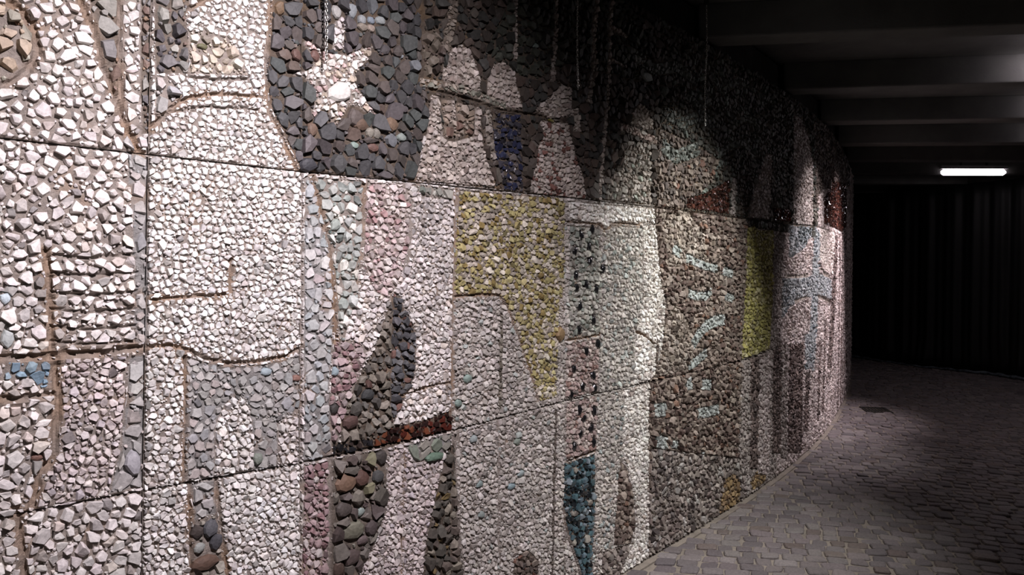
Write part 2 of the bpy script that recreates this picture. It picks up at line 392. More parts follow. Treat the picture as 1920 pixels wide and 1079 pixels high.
# --- column 1
reg('dark_pebble_patch', [(288, -40), (352, -40), (352, 10), (345, 30), (352, 80), (352, 138), (290, 138)], MIXPEB, 46, tall=1.2)
reg('grey_stone_wedge', [(290, 142), (318, 150), (340, 180), (318, 208), (290, 238)], GREYP, 46)
groove([(285, 240), (320, 205), (345, 186), (400, 176), (480, 182)], 13)
groove([(352, 20), (372, 8), (420, -20)], 12)
reg('cream_pebble_disc', [(352, 60), (388, 62), (420, 72), (448, 100), (462, 142), (355, 138)], CREAM, 34)
groove([(350, 145), (400, 150), (468, 148)], 10, False)
groove([(292, 218), (380, 200), (478, 206)], 6, False)
stone('dark_green_stone', 378, 88, 12, 6, [((0.16, 0.15, 0.07), 1)])
groove([(284, 562), (340, 557), (414, 553), (428, 546), (431, 486)], 11)
groove([(278, 650), (318, 646), (350, 655), (382, 672), (430, 681), (485, 678), (530, 668), (562, 652)], 13)
reg('grey_stone_field', [(347, 668), (380, 680), (430, 688), (485, 686), (560, 668), (560, 868), (472, 884), (345, 902)], GREYP, 34, flat=1)
groove([(345, 672), (345, 780), (342, 905)], 9)
reg('white_stone_arch', [(400, 892), (402, 800), (418, 760), (440, 738), (462, 752), (474, 800), (474, 880)], WHITEB, 25)
reg('white_stone_patch', [(520, 790), (558, 770), (558, 868), (518, 876)], WHITE, 26)
groove([(352, 905), (354, 985), (358, 1110)], 10)
reg('grey_stone_strip', [(358, 908), (402, 900), (404, 962), (360, 975)], GREYP, 44, flat=1)
groove([(404, 900), (410, 960), (416, 1010), (430, 1110)], 10)
reg('brown_mortar_strip', [(360, 978), (405, 966), (412, 1010), (424, 1110), (360, 1110)], [((0.36, 0.33, 0.28), 1)], 60)
for x, y, a, bq, c in ((367, 998, 12, 16, (0.09, 0.07, 0.065)), (392, 990, 14, 17, (0.10, 0.10, 0.115)), (402, 1014, 13, 17, (0.095, 0.095, 0.11)),
                       (372, 1026, 13, 10, (0.33, 0.35, 0.33)), (383, 1054, 25, 16, (0.15, 0.085, 0.06))):
    stone('dark_round_stone', x, y, a, bq, [(c, 1)])
stone('green_grey_stone', 482, 860, 9, 12, [((0.20, 0.23, 0.20), 1)])
stone('pale_blue_stone', 497, 697, 10, 8, [((0.36, 0.46, 0.50), 1)])
# --- columns 1/2 top: dark night sky field
reg('dark_slate_field', [(512, -140), (508, 40), (500, 110), (500, 160), (507, 205), (528, 245), (545, 285), (560, 316), (562, 322),
                         (700, 334), (775, 342), (786, 290), (800, 210), (795, 165), (786, 150), (786, -200)], SLATE, 52, dark=1, tall=0.8, k=8, slope=0.75, block=1, wv=0.22)
groove([(505, -60), (503, 40), (496, 110), (496, 160), (503, 210), (524, 250), (541, 290), (556, 320)], 12)
reg('white_bird_patch', [(547, 136), (566, 134), (584, 128), (588, 112), (566, 80), (572, 76), (602, 96), (622, 102), (650, 104), (675, 92), (697, 88), (692, 108),
                         (676, 126), (664, 138), (668, 165), (688, 196), (702, 216), (690, 214), (666, 198), (652, 200), (640, 220), (626, 238), (620, 236), (616, 212), (600, 206), (586, 222), (582, 214),
                         (590, 190), (586, 165), (572, 148), (552, 142)], BIRD, 24)
stone('polished_white_stone', 633, 173, 21, 20, [((0.62, 0.62, 0.59), 1)], glossy=1, shape=[1.02, 1.25, 0.98, 0.72, 0.92, 1.18, 0.98, 0.9, 1.0])
reg('white_stone_streak', [(621, 46), (640, 30), (645, 50), (643, 92), (622, 96)], [((0.62, 0.56, 0.56), 5), ((0.75, 0.72, 0.70), 3), ((0.42, 0.33, 0.34), 1)], 22)
stone('pale_grey_stone', 629, 24, 9, 14, [((0.42, 0.41, 0.40), 1)])
stone('pale_blue_stone', 657, 22, 9, 15, [((0.274, 0.317, 0.331), 1)])
stone('pale_blue_stone', 677, 38, 9, 9, [((0.317, 0.346, 0.360), 1)])
stone('pale_blue_stone', 693, 39, 7, 8, [((0.259, 0.317, 0.389), 1)])
stone('pale_blue_stone', 711, 40, 10, 8, [((0.302, 0.338, 0.346), 1)])
stone('pale_tan_stone', 677, 52, 10, 8, [((0.30, 0.25, 0.20), 1)])
stone('pale_tan_stone', 693, 54, 8, 8, [((0.30, 0.24, 0.19), 1)])
stone('pale_green_stone', 662, 273, 9, 8, [((0.26, 0.35, 0.31), 1)])
stone('rust_stone', 588, 106, 10, 12, [((0.15, 0.075, 0.06), 1)])
stone('rust_stone', 521, 17, 10, 15, [((0.19, 0.12, 0.06), 1)])
stone('rust_stone', 731, 234, 12, 15, [((0.18, 0.11, 0.07), 1)])
stone('brown_angular_stone', 663, 222, 17, 17, [((0.12, 0.095, 0.085), 1)])
stone('reddish_brown_stone', 695, 277, 12, 9, [((0.15, 0.075, 0.06), 1)])
stone('pale_tan_stone', 691, 250, 8, 11, [((0.24, 0.22, 0.18), 1)])
stone('pale_tan_stone', 703, 252, 7, 11, [((0.22, 0.20, 0.165), 1)])
stone('pale_green_stone', 750, 258, 9, 8, [((0.27, 0.32, 0.30), 1)])
stone('rust_stone', 673, 235, 14, 14, [((0.17, 0.11, 0.075), 1)])
stone('rust_stone', 554, 104, 10, 13, [((0.15, 0.08, 0.065), 1)])
stone('rust_stone', 583, 244, 11, 14, [((0.18, 0.115, 0.08), 1)])
stone('black_angular_stone', 575, 310, 19, 13, [((0.05, 0.05, 0.06), 1)])
# --- columns 2..4 top: brown sky with towers
regu('dark_brown_field', [P2(790, 340), P2(800, 210), P2(797, 160), (P2(790, 0)[0], ZTOP), (J[5](ZTOP), ZTOP), (J[5](1.9), 1.9)] + [P2(1225, 385), P2(1058, 368)], DARKBR, 44, dark=1, tall=0.9, block=1, k=7)
reg('green_black_field', [(905, 100), (950, 0), (1150, -60), (1215, 90), (1222, 160), (1060, 120), (1000, 150), (960, 140)], [((0.055, 0.06, 0.045), 5), ((0.08, 0.09, 0.07), 2), ((0.035, 0.035, 0.03), 3)], 46, dark=1)
reg('pale_stone_tower', [(776, 337), (786, 305), (797, 260), (804, 200), (806, 178), (822, 182), (826, 240), (830, 262), (850, 266), (885, 256), (890, 200), (898, 204), (900, 260), (912, 305), (928, 350), (852, 345)], CASTLE, 26)
reg('brown_patch_window', [(826, 185), (888, 200), (884, 252), (850, 262), (830, 258)], [((0.30, 0.23, 0.17), 5), ((0.40, 0.33, 0.27), 3), ((0.2, 0.12, 0.09), 1)], 36)
band('white_stone_streak', [(847, 188), (849, 222)], 16, CASTLE, 16)
reg('pale_stone_dome', [(826, 150), (832, 118), (845, 92), (862, 82), (878, 95), (890, 120), (898, 150), (900, 172), (870, 166)], CASTLE, 28)
reg('pale_stone_dome', [(912, 185), (912, 150), (922, 122), (940, 116), (958, 130), (966, 158), (978, 205), (940, 202)], CASTLE, 26)
band('pale_mortar_band', [(785, 154), (830, 162), (870, 170), (920, 190), (945, 200)], 34, [((0.42, 0.36, 0.30), 4), ((0.25, 0.25, 0.20), 2)], 22)
groove([(800, 168), (870, 184), (930, 206), (985, 214), (1050, 224)], 12, False)
band('pale_grey_strip', [(912, 205), (914, 255), (925, 300)], 44, [((0.34, 0.30, 0.26), 4), ((0.26, 0.22, 0.18), 2)], 34)
reg('navy_glass_field', [(930, 212), (973, 215), (975, 290), (979, 360), (942, 356), (930, 310), (921, 250)], NAVY, 34, glass=1)
reg('pale_stone_dome', [(1000, 206), (1018, 188), (1036, 172), (1052, 158), (1068, 165), (1070, 218), (1030, 224)], CASTLE, 24)
reg('reddish_stone_tower', [(1010, 226), (1062, 232), (1075, 290), (1090, 330), (1096, 374), (990, 362), (1000, 300), (1014, 260)], CASTRED, 25)
reg('pale_stone_streak', [(1070, 205), (1082, 198), (1086, 250), (1074, 246)], CASTLE, 22)
stone('yellow_glass_stone', 1031, 227, 6, 3, [((0.40, 0.38, 0.05), 1)], glossy=1)
band('pale_stone_streak', [(1040, -60), (1040, 10), (1038, 80), (1034, 155)], 32, CASTLE, 24)
band('pale_stone_streak', [(965, -60), (964, 30), (964, 112)], 22, CASTLE, 22)
band('pale_stone_streak', [(1112, -80), (1116, 10), (1110, 60), (1112, 130), (1104, 170), (1101, 195)], 44, CASTLE, 26)
band('pale_stone_streak', [(1148, -60), (1142, 30), (1140, 110), (1136, 190), (1130, 260), (1124, 330), (1118, 402)], 34, CASTLE, 25)
band('pale_stone_streak', [(1142, 50), (1158, 60), (1172, 70)], 24, CASTLE, 22)
band('pale_stone_streak', [(1142, 112), (1158, 120), (1172, 126)], 18, CASTLE, 20)
reg('pale_stone_dome', [(1176, 232), (1182, 208), (1196, 193), (1212, 204), (1220, 228), (1222, 244), (1200, 242)], CASTLE, 26)
band('pink_stone_cap', [(1158, 238), (1190, 248), (1230, 266)], 44, [((0.46, 0.34, 0.30), 4), ((0.55, 0.48, 0.44), 2)], 26)
reg('mixed_stone_tower', [(1174, 264), (1216, 270), (1218, 384), (1130, 374), (1140, 330), (1160, 320)], [((0.34, 0.29, 0.25), 5), ((0.22, 0.20, 0.17), 4), ((0.46, 0.42, 0.38), 3), ((0.28, 0.31, 0.26), 1)], 34)
stone('pale_green_stone', 1210, 146, 10, 8, [((0.36, 0.42, 0.40), 1)])
stone('pale_green_stone', 1000, 86, 7, 6, [((0.20, 0.26, 0.24), 1)])
band('pale_stone_streak', [(852, -60), (850, 0), (843, 50), (831, 96)], 46, [((0.30, 0.25, 0.20), 4), ((0.22, 0.18, 0.14), 3)], 24)
reg('brown_stone_patch', [(788, 60), (818, 56), (830, 100), (822, 140), (794, 148)], [((0.16, 0.13, 0.10), 5), ((0.11, 0.08, 0.065), 4), ((0.22, 0.18, 0.14), 2)], 44, dark=1)
# --- column 5.. top: sea
regu('sea_stone_field', [(J[5](1.9), 1.9), P2(1226, 386), P2(1300, 396), P2(1392, 408), (J[6](1.9), 1.9), (J[8](1.9), 1.9), (J[8](ZTOP), ZTOP), (J[5](ZTOP), ZTOP)], SEA, 42, dark=1)
reg('brown_stone_patch', [(1228, 240), (1300, 270), (1345, 300), (1330, 345), (1285, 380), (1282, 392), (1228, 388)], DARKBR2, 40, dark=1)
for pts, mm in (([(1180, 100), (1225, 132), (1262, 125), (1300, 150)], 70), ([(1246, 214), (1280, 232), (1312, 215), (1345, 245)], 80), ([(1330, 140), (1352, 172), (1380, 152), (1400, 160)], 60),
                ([(1238, 272), (1262, 296), (1306, 280)], 90), ([(1370, 240), (1392, 222), (1412, 228), (1420, 246)], 50), ([(1420, 178), (1440, 190), (1456, 172)], 50),
                ([(1345, 290), (1372, 272), (1398, 268), (1416, 312)], 55), ([(1280, 180), (1310, 200), (1330, 190)], 50)):
    band('pale_green_wave_streak', pts, mm, SEAG, 34)
reg('dark_red_glass_patch', [(1285, 372), (1322, 362), (1350, 345), (1364, 335), (1364, 402), (1285, 391)], REDDK, 30, glass=1)
band('pale_stone_streak', [(1374, 334), (1371, 405)], 90, FARG, 30)
reg('dark_brown_patch', [(1381, 330), (1410, 330), (1408, 370), (1400, 400), (1396, 408), (1379, 406)], DARKBR, 36, dark=1)
reg('pale_stone_patch', [(1412, 350), (1432, 290), (1445, 290), (1440, 412), (1400, 408)], FARG, 32)
reg('red_glass_patch', [(1443, 388), (1480, 394), (1480, 417), (1448, 414)], REDGL, 30, glass=1)
reg('tall_pale_arch', [(1484, 420), (1484, 290), (1486, 215), (1500, 224), (1515, 262), (1521, 310), (1521, 424)], FARG, 34)
groove([(1522, 425), (1522, 300), (1514, 252), (1500, 218)], 30, False)
reg('dark_brown_arch', [(1526, 420), (1526, 320), (1524, 260), (1516, 238), (1530, 220), (1562, 250), (1590, 300), (1590, 350), (1540, 355), (1530, 372)], FARDK, 40, dark=1)
reg('red_glass_patch', [(1542, 372), (1560, 340), (1584, 345), (1584, 425), (1575, 436), (1542, 420)], REDDK, 34, glass=1)
# --- middle row, column 2
reg('grey_blue_strip', [(570, 335), (585, 335), (600, 400), (618, 470), (624, 560), (622, 640), (614, 720), (618, 790), (620, 854), (568, 866), (568, 500)], GREYBL, 42, flat=1)
reg('pale_green_field', [(586, 334), (676, 340), (678, 420), (672, 500), (668, 560), (652, 600), (640, 660), (632, 600), (626, 520), (612, 440), (596, 380)], GREENP, 40)
groove([(584, 334), (600, 395), (616, 460), (624, 560), (628, 640)], 10)
reg('pink_stone_field', [(684, 345), (752, 346), (768, 372), (766, 450), (756, 490), (744, 530), (726, 560), (700, 545), (680, 500), (680, 420)], PINK, 28)
groove([(680, 345), (679, 420), (674, 480), (668, 540)], 9)
groove([(770, 378), (768, 450), (760, 500)], 8, False)
reg('grey_green_cap', [(774, 346), (846, 356), (846, 376), (824, 372), (790, 368)], GRGR, 34)
reg('rosy_stone_field', [(624, 640), (662, 640), (690, 655), (672, 700), (648, 760), (632, 830), (620, 830), (616, 760)], ROSE, 28)
reg('brown_stone_wedge', [(722, 590), (736, 552), (740, 552), (734, 600), (730, 700), (736, 800), (728, 818), (640, 850), (636, 800), (652, 752), (672, 706), (698, 660)], TRIA, 38, tall=1.1)
reg('dark_stone_wedge', [(736, 550), (750, 560), (762, 596), (776, 620), (778, 680), (770, 720), (748, 762), (738, 790), (730, 770), (730, 700), (732, 620)], TRIB, 34, dark=1)
groove([(748, 742), (780, 732), (812, 722), (846, 716)], 8)
reg('dark_red_glass_band', [(700, 822), (735, 800), (790, 790), (846, 768), (846, 806), (780, 824), (722, 840), (700, 842)], REDGL, 32, glass=1)
reg('black_stone_band', [(622, 832), (660, 826), (700, 822), (700, 842), (660, 852), (622, 858)], BLACKGL, 34, glass=1)
stone('red_brown_stone', 655, 791, 16, 15, [((0.13, 0.07, 0.06), 1)])
stone('black_round_stone', 687, 740, 13, 11, [((0.055, 0.06, 0.06), 1)])
stone('black_round_stone', 624, 766, 9, 10, [((0.05, 0.045, 0.04), 1)])
stone('pale_blue_stone', 626, 697, 7, 10, [((0.34, 0.45, 0.50), 1)])
stone('reddish_brown_stone', 553, 709, 8, 7, [((0.24, 0.12, 0.09), 1)])
# --- middle row, column 3
reg('yellow_stone_field', [(858, 357), (960, 366), (1056, 372), (1056, 500), (1052, 600), (1048, 660), (1040, 745), (1008, 752), (992, 700), (976, 650), (960, 600), (950, 575), (934, 552), (850, 552), (852, 450)], YELLOW, 27)
groove([(848, 557), (900, 552), (934, 554), (950, 580), (962, 610), (976, 650), (992, 700), (1006, 752)], 11)
groove([(853, 358), (850, 450), (847, 552), (845, 700), (845, 800)], 12)
band('white_stone_strip', [(1050, 560), (1046, 640), (1043, 742)], 26, GREYW, 18)
stone('ochre_stone', 1048, 628, 9, 14, [((0.30, 0.19, 0.08), 1)])
band('dark_mortar_strip', [(938, 590), (936, 680), (936, 768)], 18, [((0.14, 0.12, 0.09), 3), ((0.3, 0.27, 0.22), 3)], 22)
stone('green_stone', 874, 710, 8, 9, [((0.24, 0.33, 0.30), 1)])
stone('green_stone', 856, 757, 8, 8, [((0.22, 0.31, 0.27), 1)])
# --- middle row, column 4
reg('white_stone_band', [(1062, 378), (1224, 392), (1226, 420), (1150, 414), (1138, 428), (1122, 420), (1066, 412)], BRIGHTCOL, 25)
groove([(1062, 416), (1120, 421), (1134, 432), (1148, 418), (1196, 422)], 11)
reg('green_grey_field', [(1066, 424), (1118, 428), (1124, 500), (1124, 560), (1120, 628), (1064, 634), (1064, 500)], GRGR, 28)
reg('pale_grey_field', [(1126, 436), (1150, 424), (1200, 428), (1202, 560), (1192, 640), (1184, 730), (1120, 745), (1122, 640), (1126, 560)], [((0.48, 0.45, 0.41), 6), ((0.56, 0.53, 0.49), 4), ((0.36, 0.40, 0.38), 2)], 28)
groove([(1062, 638), (1092, 634), (1122, 628)], 12)
reg('pink_stone_field', [(1060, 646), (1120, 636), (1118, 734), (1058, 748)], PINKB, 26)
reg('bright_white_column', [(1202, 424), (1226, 422), (1230, 470), (1236, 530), (1246, 570), (1242, 640), (1234, 690), (1216, 712), (1184, 728), (1188, 640), (1204, 560)], BRIGHTCOL, 26)
groove([(1188, 622), (1206, 628), (1224, 646)], 16)
band('dark_mortar_strip', [(1230, 640), (1228, 700)], 30, [((0.24, 0.19, 0.16), 3)], 26)
for x, y in ((1087, 441), (1107, 431), (1075, 471), (1101, 463), (1103, 490), (1127, 506), (1077, 515), (1115, 542), (1083, 573), (1110, 600), (1083, 618), (1078, 540), (1096, 533)):
    stone('black_glass_stone', x, y, 4.2, 9, [((0.012, 0.012, 0.014), 1)], glossy=1)
for x, y in ((1096, 660), (1073, 692), (1109, 704), (1118, 645), (1089, 726), (1112, 729), (1068, 741), (1083, 770), (1111, 771), (1092, 785), (1106, 803), (1085, 815), (1074, 838), (1110, 829)):
    stone('black_glass_stone', x, y, 4.2, 9, [((0.012, 0.012, 0.014), 1)], glossy=1)
# --- middle row, column 5
reg('light_brown_field', [(1240, 400), (1290, 402), (1318, 440), (1322, 490), (1300, 480), (1270, 500), (1246, 500)], BROWNL, 34)
reg('light_brown_field', [(1245, 560), (1280, 590), (1300, 640), (1296, 690), (1226, 708), (1240, 640)], BROWNL, 36)
for pts, mm in (([(1258, 466), (1272, 476)], 60), ([(1284, 484), (1300, 492), (1322, 500), (1342, 505)], 55), ([(1286, 549), (1302, 556), (1320, 556), (1330, 544)], 55),
                ([(1352, 508), (1372, 515)], 60), ([(1356, 556), (1376, 562)], 55),
                ([(1296, 648), (1306, 630), (1322, 610), (1340, 602), (1356, 600)], 75), ([(1288, 688), (1306, 676), (1322, 660)], 60),
                ([(1284, 724), (1294, 716)], 80), ([(1312, 720), (1330, 722)], 70), ([(1304, 776), (1328, 772), (1345, 768)], 70),
                ([(1222, 771), (1246, 768)], 80), ([(1226, 826), (1248, 832)], 75), ([(1256, 832), (1268, 836)], 50), ([(1310, 870), (1318, 850)], 60)):
    band('pale_aqua_streak', pts, mm, AQUA, 30)
# --- middle row, columns 6-8
reg('brown_dark_field', [(1392, 460), (1402, 460), (1394, 660), (1384, 676), (1360, 680), (1372, 560), (1380, 480)], BROWNM, 36, dark=1)
reg('yellow_stone_strip', [(1399, 428), (1410, 424), (1420, 432), (1447, 432), (1445, 560), (1440, 655), (1386, 675), (1392, 600), (1397, 500)], YELLOW2, 32)
reg('pale_blue_field', [(1476, 422), (1520, 425), (1518, 445), (1502, 470), (1476, 486)], FARB, 34)
reg('dark_blue_patch', [(1494, 424), (1520, 427), (1514, 448), (1500, 462), (1494, 450)], [((0.22, 0.26, 0.28), 3), ((0.12, 0.15, 0.17), 2)], 34)
groove([(1468, 517), (1490, 519), (1514, 515)], 26, False)
reg('pale_blue_field', [(1464, 522), (1514, 520), (1526, 510), (1540, 516), (1556, 524), (1556, 562), (1530, 556), (1510, 558), (1478, 576), (1462, 600)], FARB, 34)
band('pale_blue_strip', [(1530, 430), (1526, 520), (1522, 620), (1516, 690)], 330, FARB, 38)
groove([(1532, 492), (1542, 512), (1556, 521)], 50, False)
groove([(1486, 566), (1500, 560), (1512, 557)], 30, False); groove([(1530, 556), (1544, 560), (1554, 568)], 50, False)
reg('bright_pale_column', [(1534, 428), (1562, 436), (1561, 500), (1558, 516), (1546, 506), (1534, 486)], [((0.78, 0.70, 0.66), 5), ((0.64, 0.56, 0.53), 2)], 34)
reg('brown_stripe', [(1563, 440), (1568, 445), (1563, 560), (1556, 690), (1548, 690), (1556, 560)], FARD, 36, dark=1)
# --- bottom row
reg('rose_stone_strip', [(568, 874), (614, 864), (616, 960), (614, 1110), (564, 1110)], ROSE, 28)
groove([(618, 860), (618, 960), (616, 1110)], 14, False)
reg('dark_brown_field', [(622, 862), (668, 852), (718, 842), (722, 880), (722, 940), (704, 1010), (676, 1060), (664, 1110), (620, 1110)], [((0.16, 0.14, 0.12), 5), ((0.22, 0.20, 0.17), 3), ((0.10, 0.075, 0.07), 3), ((0.22, 0.21, 0.12), 1)], 48, dark=1, tall=1.2)
for x, y, a, bq, c in ((646, 904, 21, 17, (0.17, 0.10, 0.06)), (674, 897, 15, 16, (0.12, 0.06, 0.045)), (641, 954, 18, 14, (0.11, 0.09, 0.08)), (674, 960, 9, 8, (0.26, 0.32, 0.31)),
                       (694, 988, 12, 15, (0.10, 0.075, 0.075)), (658, 995, 20, 18, (0.22, 0.21, 0.15)), (677, 1012, 12, 10, (0.15, 0.11, 0.11)), (657, 1045, 16, 15, (0.09, 0.065, 0.06)),
                       (706, 893, 12, 12, (0.08, 0.08, 0.08)), (712, 858, 12, 14, (0.07, 0.06, 0.055)), (632, 1068, 12, 16, (0.12, 0.08, 0.06))):
    stone('large_dark_stone', x, y, a, bq, [(c, 1)])
reg('pale_pink_field', [(724, 846), (776, 836), (780, 866), (830, 862), (812, 940), (796, 1020), (788, 1110), (668, 1110), (680, 1060), (708, 1012), (726, 940)], PINKW, 25)
groove([(756, 850), (754, 960), (748, 1110)], 8)
reg('green_slate_cap', [(760, 836), (846, 812), (842, 838), (822, 852), (776, 868)], GRNSL, 52, flat=1)
stone('dark_green_stone', 812, 856, 22, 8, [((0.12, 0.20, 0.14), 1)])
reg('dark_stone_wedge', [(838, 840), (850, 830), (852, 900), (856, 1000), (868, 1110), (788, 1110), (798, 1010), (810, 950), (822, 900)], [((0.10, 0.09, 0.075), 6), ((0.15, 0.12, 0.10), 3), ((0.26, 0.23, 0.18), 2), ((0.2, 0.14, 0.05), 1)], 42, dark=1, tall=1.2)
groove([(852, 815), (853, 900), (857, 1000), (868, 1110)], 12, False)
reg('grey_white_stone_field', [(858, 812), (930, 790), (930, 1110), (872, 1110), (860, 1000)], GREYW, 25)
groove([(933, 786), (932, 900), (935, 1110)], 8, False)
band('dark_mortar_strip', [(1040, 770), (1036, 900), (1032, 1110)], 16, [((0.16, 0.13, 0.11), 3)], 22)
reg('brown_ground_patch', [(960, 1110), (960, 1050), (985, 1030), (1005, 1050), (1010, 1110)], DARKBR2, 30)
for x, y, c in ((897, 908, (0.24, 0.32, 0.31)), (956, 912, (0.22, 0.33, 0.36)), (974, 888, (0.26, 0.32, 0.33)), (900, 965, (0.26, 0.31, 0.30)), (885, 823, (0.3, 0.36, 0.36)), (967, 828, (0.25, 0.30, 0.26))):
    stone('pale_teal_stone', x, y, 7, 7, [(c, 1)])
reg('pink_stone_field', [(1060, 756), (1118, 742), (1116, 846), (1058, 862)], PINKB, 26)
groove([(1058, 866), (1084, 856), (1112, 846)], 10)
reg('teal_stone_field', [(1056, 870), (1112, 852), (1112, 960), (1108, 1040), (1106, 1110), (1098, 1110), (1080, 1050), (1062, 1000), (1054, 940)], TEAL, 34, glass=1)
groove([(1052, 950), (1062, 1010), (1080, 1060), (1094, 1110)], 12, False)
reg('pale_stone_field', [(1116, 745), (1168, 732), (1164, 880), (1156, 960), (1140, 1030), (1112, 1040)], [((0.60, 0.56, 0.52), 6), ((0.48, 0.44, 0.40), 3), ((0.38, 0.44, 0.44), 1)], 26)
reg('bright_white_column', [(1168, 732), (1216, 718), (1214, 800), (1214, 920), (1212, 1110), (1150, 1110), (1168, 1060), (1184, 1020), (1190, 960), (1182, 900), (1164, 850)], BRIGHTCOL, 25)
reg('brown_stone_wedge', [(1160, 862), (1172, 880), (1184, 930), (1188, 980), (1180, 1020), (1148, 1022), (1152, 960), (1156, 900)], BROWNM, 34)
reg('mauve_stone_arch', [(1122, 1110), (1126, 1040), (1150, 1026), (1178, 1022), (1166, 1060), (1146, 1110)], MAUVE, 36)
reg('mauve_stone_field', [(1218, 840), (1300, 850), (1390, 860), (1392, 960), (1300, 1010), (1214, 1060), (1214, 940)], MAUVE, 40)
reg('ochre_stone_patch', [(1356, 900), (1372, 888), (1384, 904), (1384, 945), (1346, 965), (1350, 930)], OCHRE, 34)
reg('ochre_stone_patch', [(1404, 900), (1420, 878), (1434, 884), (1430, 905), (1408, 920)], OCHRE, 34)
for x0, x1, b_, pal, nm in ((1390, 1404, 920, FARG, 'pale_stripe'), (1404, 1420, 880, FARD, 'brown_stripe'), (1420, 1442, 890, FARW, 'pale_stripe'), (1446, 1462, 850, FARD, 'brown_stripe'),
                            (1462, 1474, 860, FARG, 'pale_stripe'), (1476, 1502, 850, FARD, 'brown_stripe')):
    q = 640 + (1500 - x0) * 0.32
    reg(nm, [(x0, q), (x1, q - 5), (x1 - 2, b_), (x0 - 2, b_)], pal, 36)
reg('pale_blue_strip', [(1506, 630), (1524, 620), (1518, 690), (1506, 695)], FARB, 36)
for x0, x1, y0, b_ in ((1533, 1537, 640, 790), (1543, 1546, 600, 780), (1508, 1516, 700, 810)):
    reg('brown_stripe', [(x0, y0), (x1, y0), (x1 - 5, b_), (x0 - 5, b_)], FARD, 34)

# ------------------------------------------------------------------ panels' names
LABELS = {
 (0, 0): 'top left corner mosaic slab, white chips with a tan stone disc',
 (0, 1): 'large white stone slab at the left edge, middle row, with an upright rusty groove',
 (0, 2): 'lowest left slab of big white stones under the slanting seam, cut by a rusty groove',
 (1, 0): 'upper white slab with a cream pebble disc, left of the dark stone field',
 (1, 1): 'bright white chip slab with an angled groove like a mouth and a grey lower part',
 (1, 2): 'low white chip slab with a strip of round dark brown and black stones',
 (2, 0): 'upper slab of big dark slate stones round a white star-shaped bird',
 (2, 1): 'middle slab with pale green and pink strips and a tall brown and black stone wedge',
 (2, 2): 'bottom slab with a rose strip and large dark brown stones beside white chips',
 (3, 0): 'upper slab of pale towers and domes on dark brown with a navy strip',
 (3, 1): 'middle slab with the large mustard yellow stone field tapering down to a point',
 (3, 2): 'bottom grey white chip slab with scattered pale teal stones, left of the teal strip',
 (4, 0): 'upper dark brown slab with long pale hanging streaks and a small pale dome',
 (4, 1): 'middle slab with green grey and pink fields dotted with black glass pieces',
 (4, 2): 'bottom slab with a teal and black stone strip curving down',
 (5, 0): 'upper dark sea coloured slab with pale green wavy streaks and a dark red patch',
 (5, 1): 'middle brown stone slab crossed by pale aqua squiggles, left of the yellow strip',
 (5, 2): 'bottom brown and mauve stone slab with pale aqua spots, ochre near the floor',
 (6, 0): 'narrow upper dark slab with pale streaks, above the bright yellow strip',
 (6, 1): 'narrow middle slab filled by an upright bright yellow stone strip',
 (6, 2): 'narrow bottom slab with pale and brown upright stripes below the yellow strip',
 (7, 0): 'upper slab with a tall pale arch and a red glass patch at its foot',
 (7, 1): 'middle slab with pale blue and pink bands split by a dark level groove',
 (7, 2): 'bottom slab of dark brown upright stripes with a pale blue strip, near the bend',
 (8, 0): 'upper slab at the bend, dark brown over a large rusty red patch',
 (8, 1): 'middle slab at the bend, bright pinkish column beside pale blue',
 (8, 2): 'bottom slab at the bend, pinkish with thin brown stripes',
 (9, 0): 'upper slab just past the bend, thin pale edge seen against the black sheeting',
 (9, 1): 'middle slab just past the bend, thin striped edge seen against the black sheeting',
 (9, 2): 'bottom slab just past the bend, thin striped edge above the far paving',
 (10, 0): 'furthest upper slab of the mosaic wall, seen edge on past the bend',
 (10, 1): 'furthest middle slab of the mosaic wall, seen edge on past the bend',
 (10, 2): 'furthest bottom slab of the mosaic wall, seen edge on past the bend',
}
for i, r_ in enumerate(R):
    r_['a'] = np.array(r_['poly']); r_['bb'] = (r_['a'][:, 0].min(), r_['a'][:, 0].max(), r_['a'][:, 1].min(), r_['a'][:, 1].max())

for s in SINGLES:
    u, z = P2(s['x'], s['y']); ua, _ = P2(s['x'] + s['rx'], s['y']); ub, _ = P2(s['x'] - s['rx'], s['y']); _, zb = P2(s['x'], s['y'] - s['ry'])
    s['u'], s['z'], s['ru'], s['rz'] = u, z, (ua - ub) / 2, zb - z
    a = np.arange(9) * 2 * math.pi / 9 + random.uniform(0, 0.6)
    rr = np.array(s.get('shape') or [random.uniform(0.80, 1.14) for _ in a])
    s['ring'] = np.stack([u + np.cos(a) * s['ru'] * rr, z + np.sin(a) * s['rz'] * rr], -1)
    s['poly'] = [tuple(p) for p in s['ring']]

_nz = rng.uniform(-1, 1, (256, 256))
def vnoise(p, cell):
    q = p / cell + 100.3; i = np.floor(q).astype(int); f_ = q - i; f_ = f_ * f_ * (3 - 2 * f_)
    a = _nz[i[:, 0] % 256, i[:, 1] % 256]; b_ = _nz[(i[:, 0] + 1) % 256, i[:, 1] % 256]
    c = _nz[i[:, 0] % 256, (i[:, 1] + 1) % 256]; d = _nz[(i[:, 0] + 1) % 256, (i[:, 1] + 1) % 256]
    return (a * (1 - f_[:, 0]) + b_ * f_[:, 0]) * (1 - f_[:, 1]) + (c * (1 - f_[:, 0]) + d * f_[:, 0]) * f_[:, 1]
def clip_poly_mesh(poly):
    return tessellate_polygon([[Vector((p[0], p[1], 0)) for p in poly]])

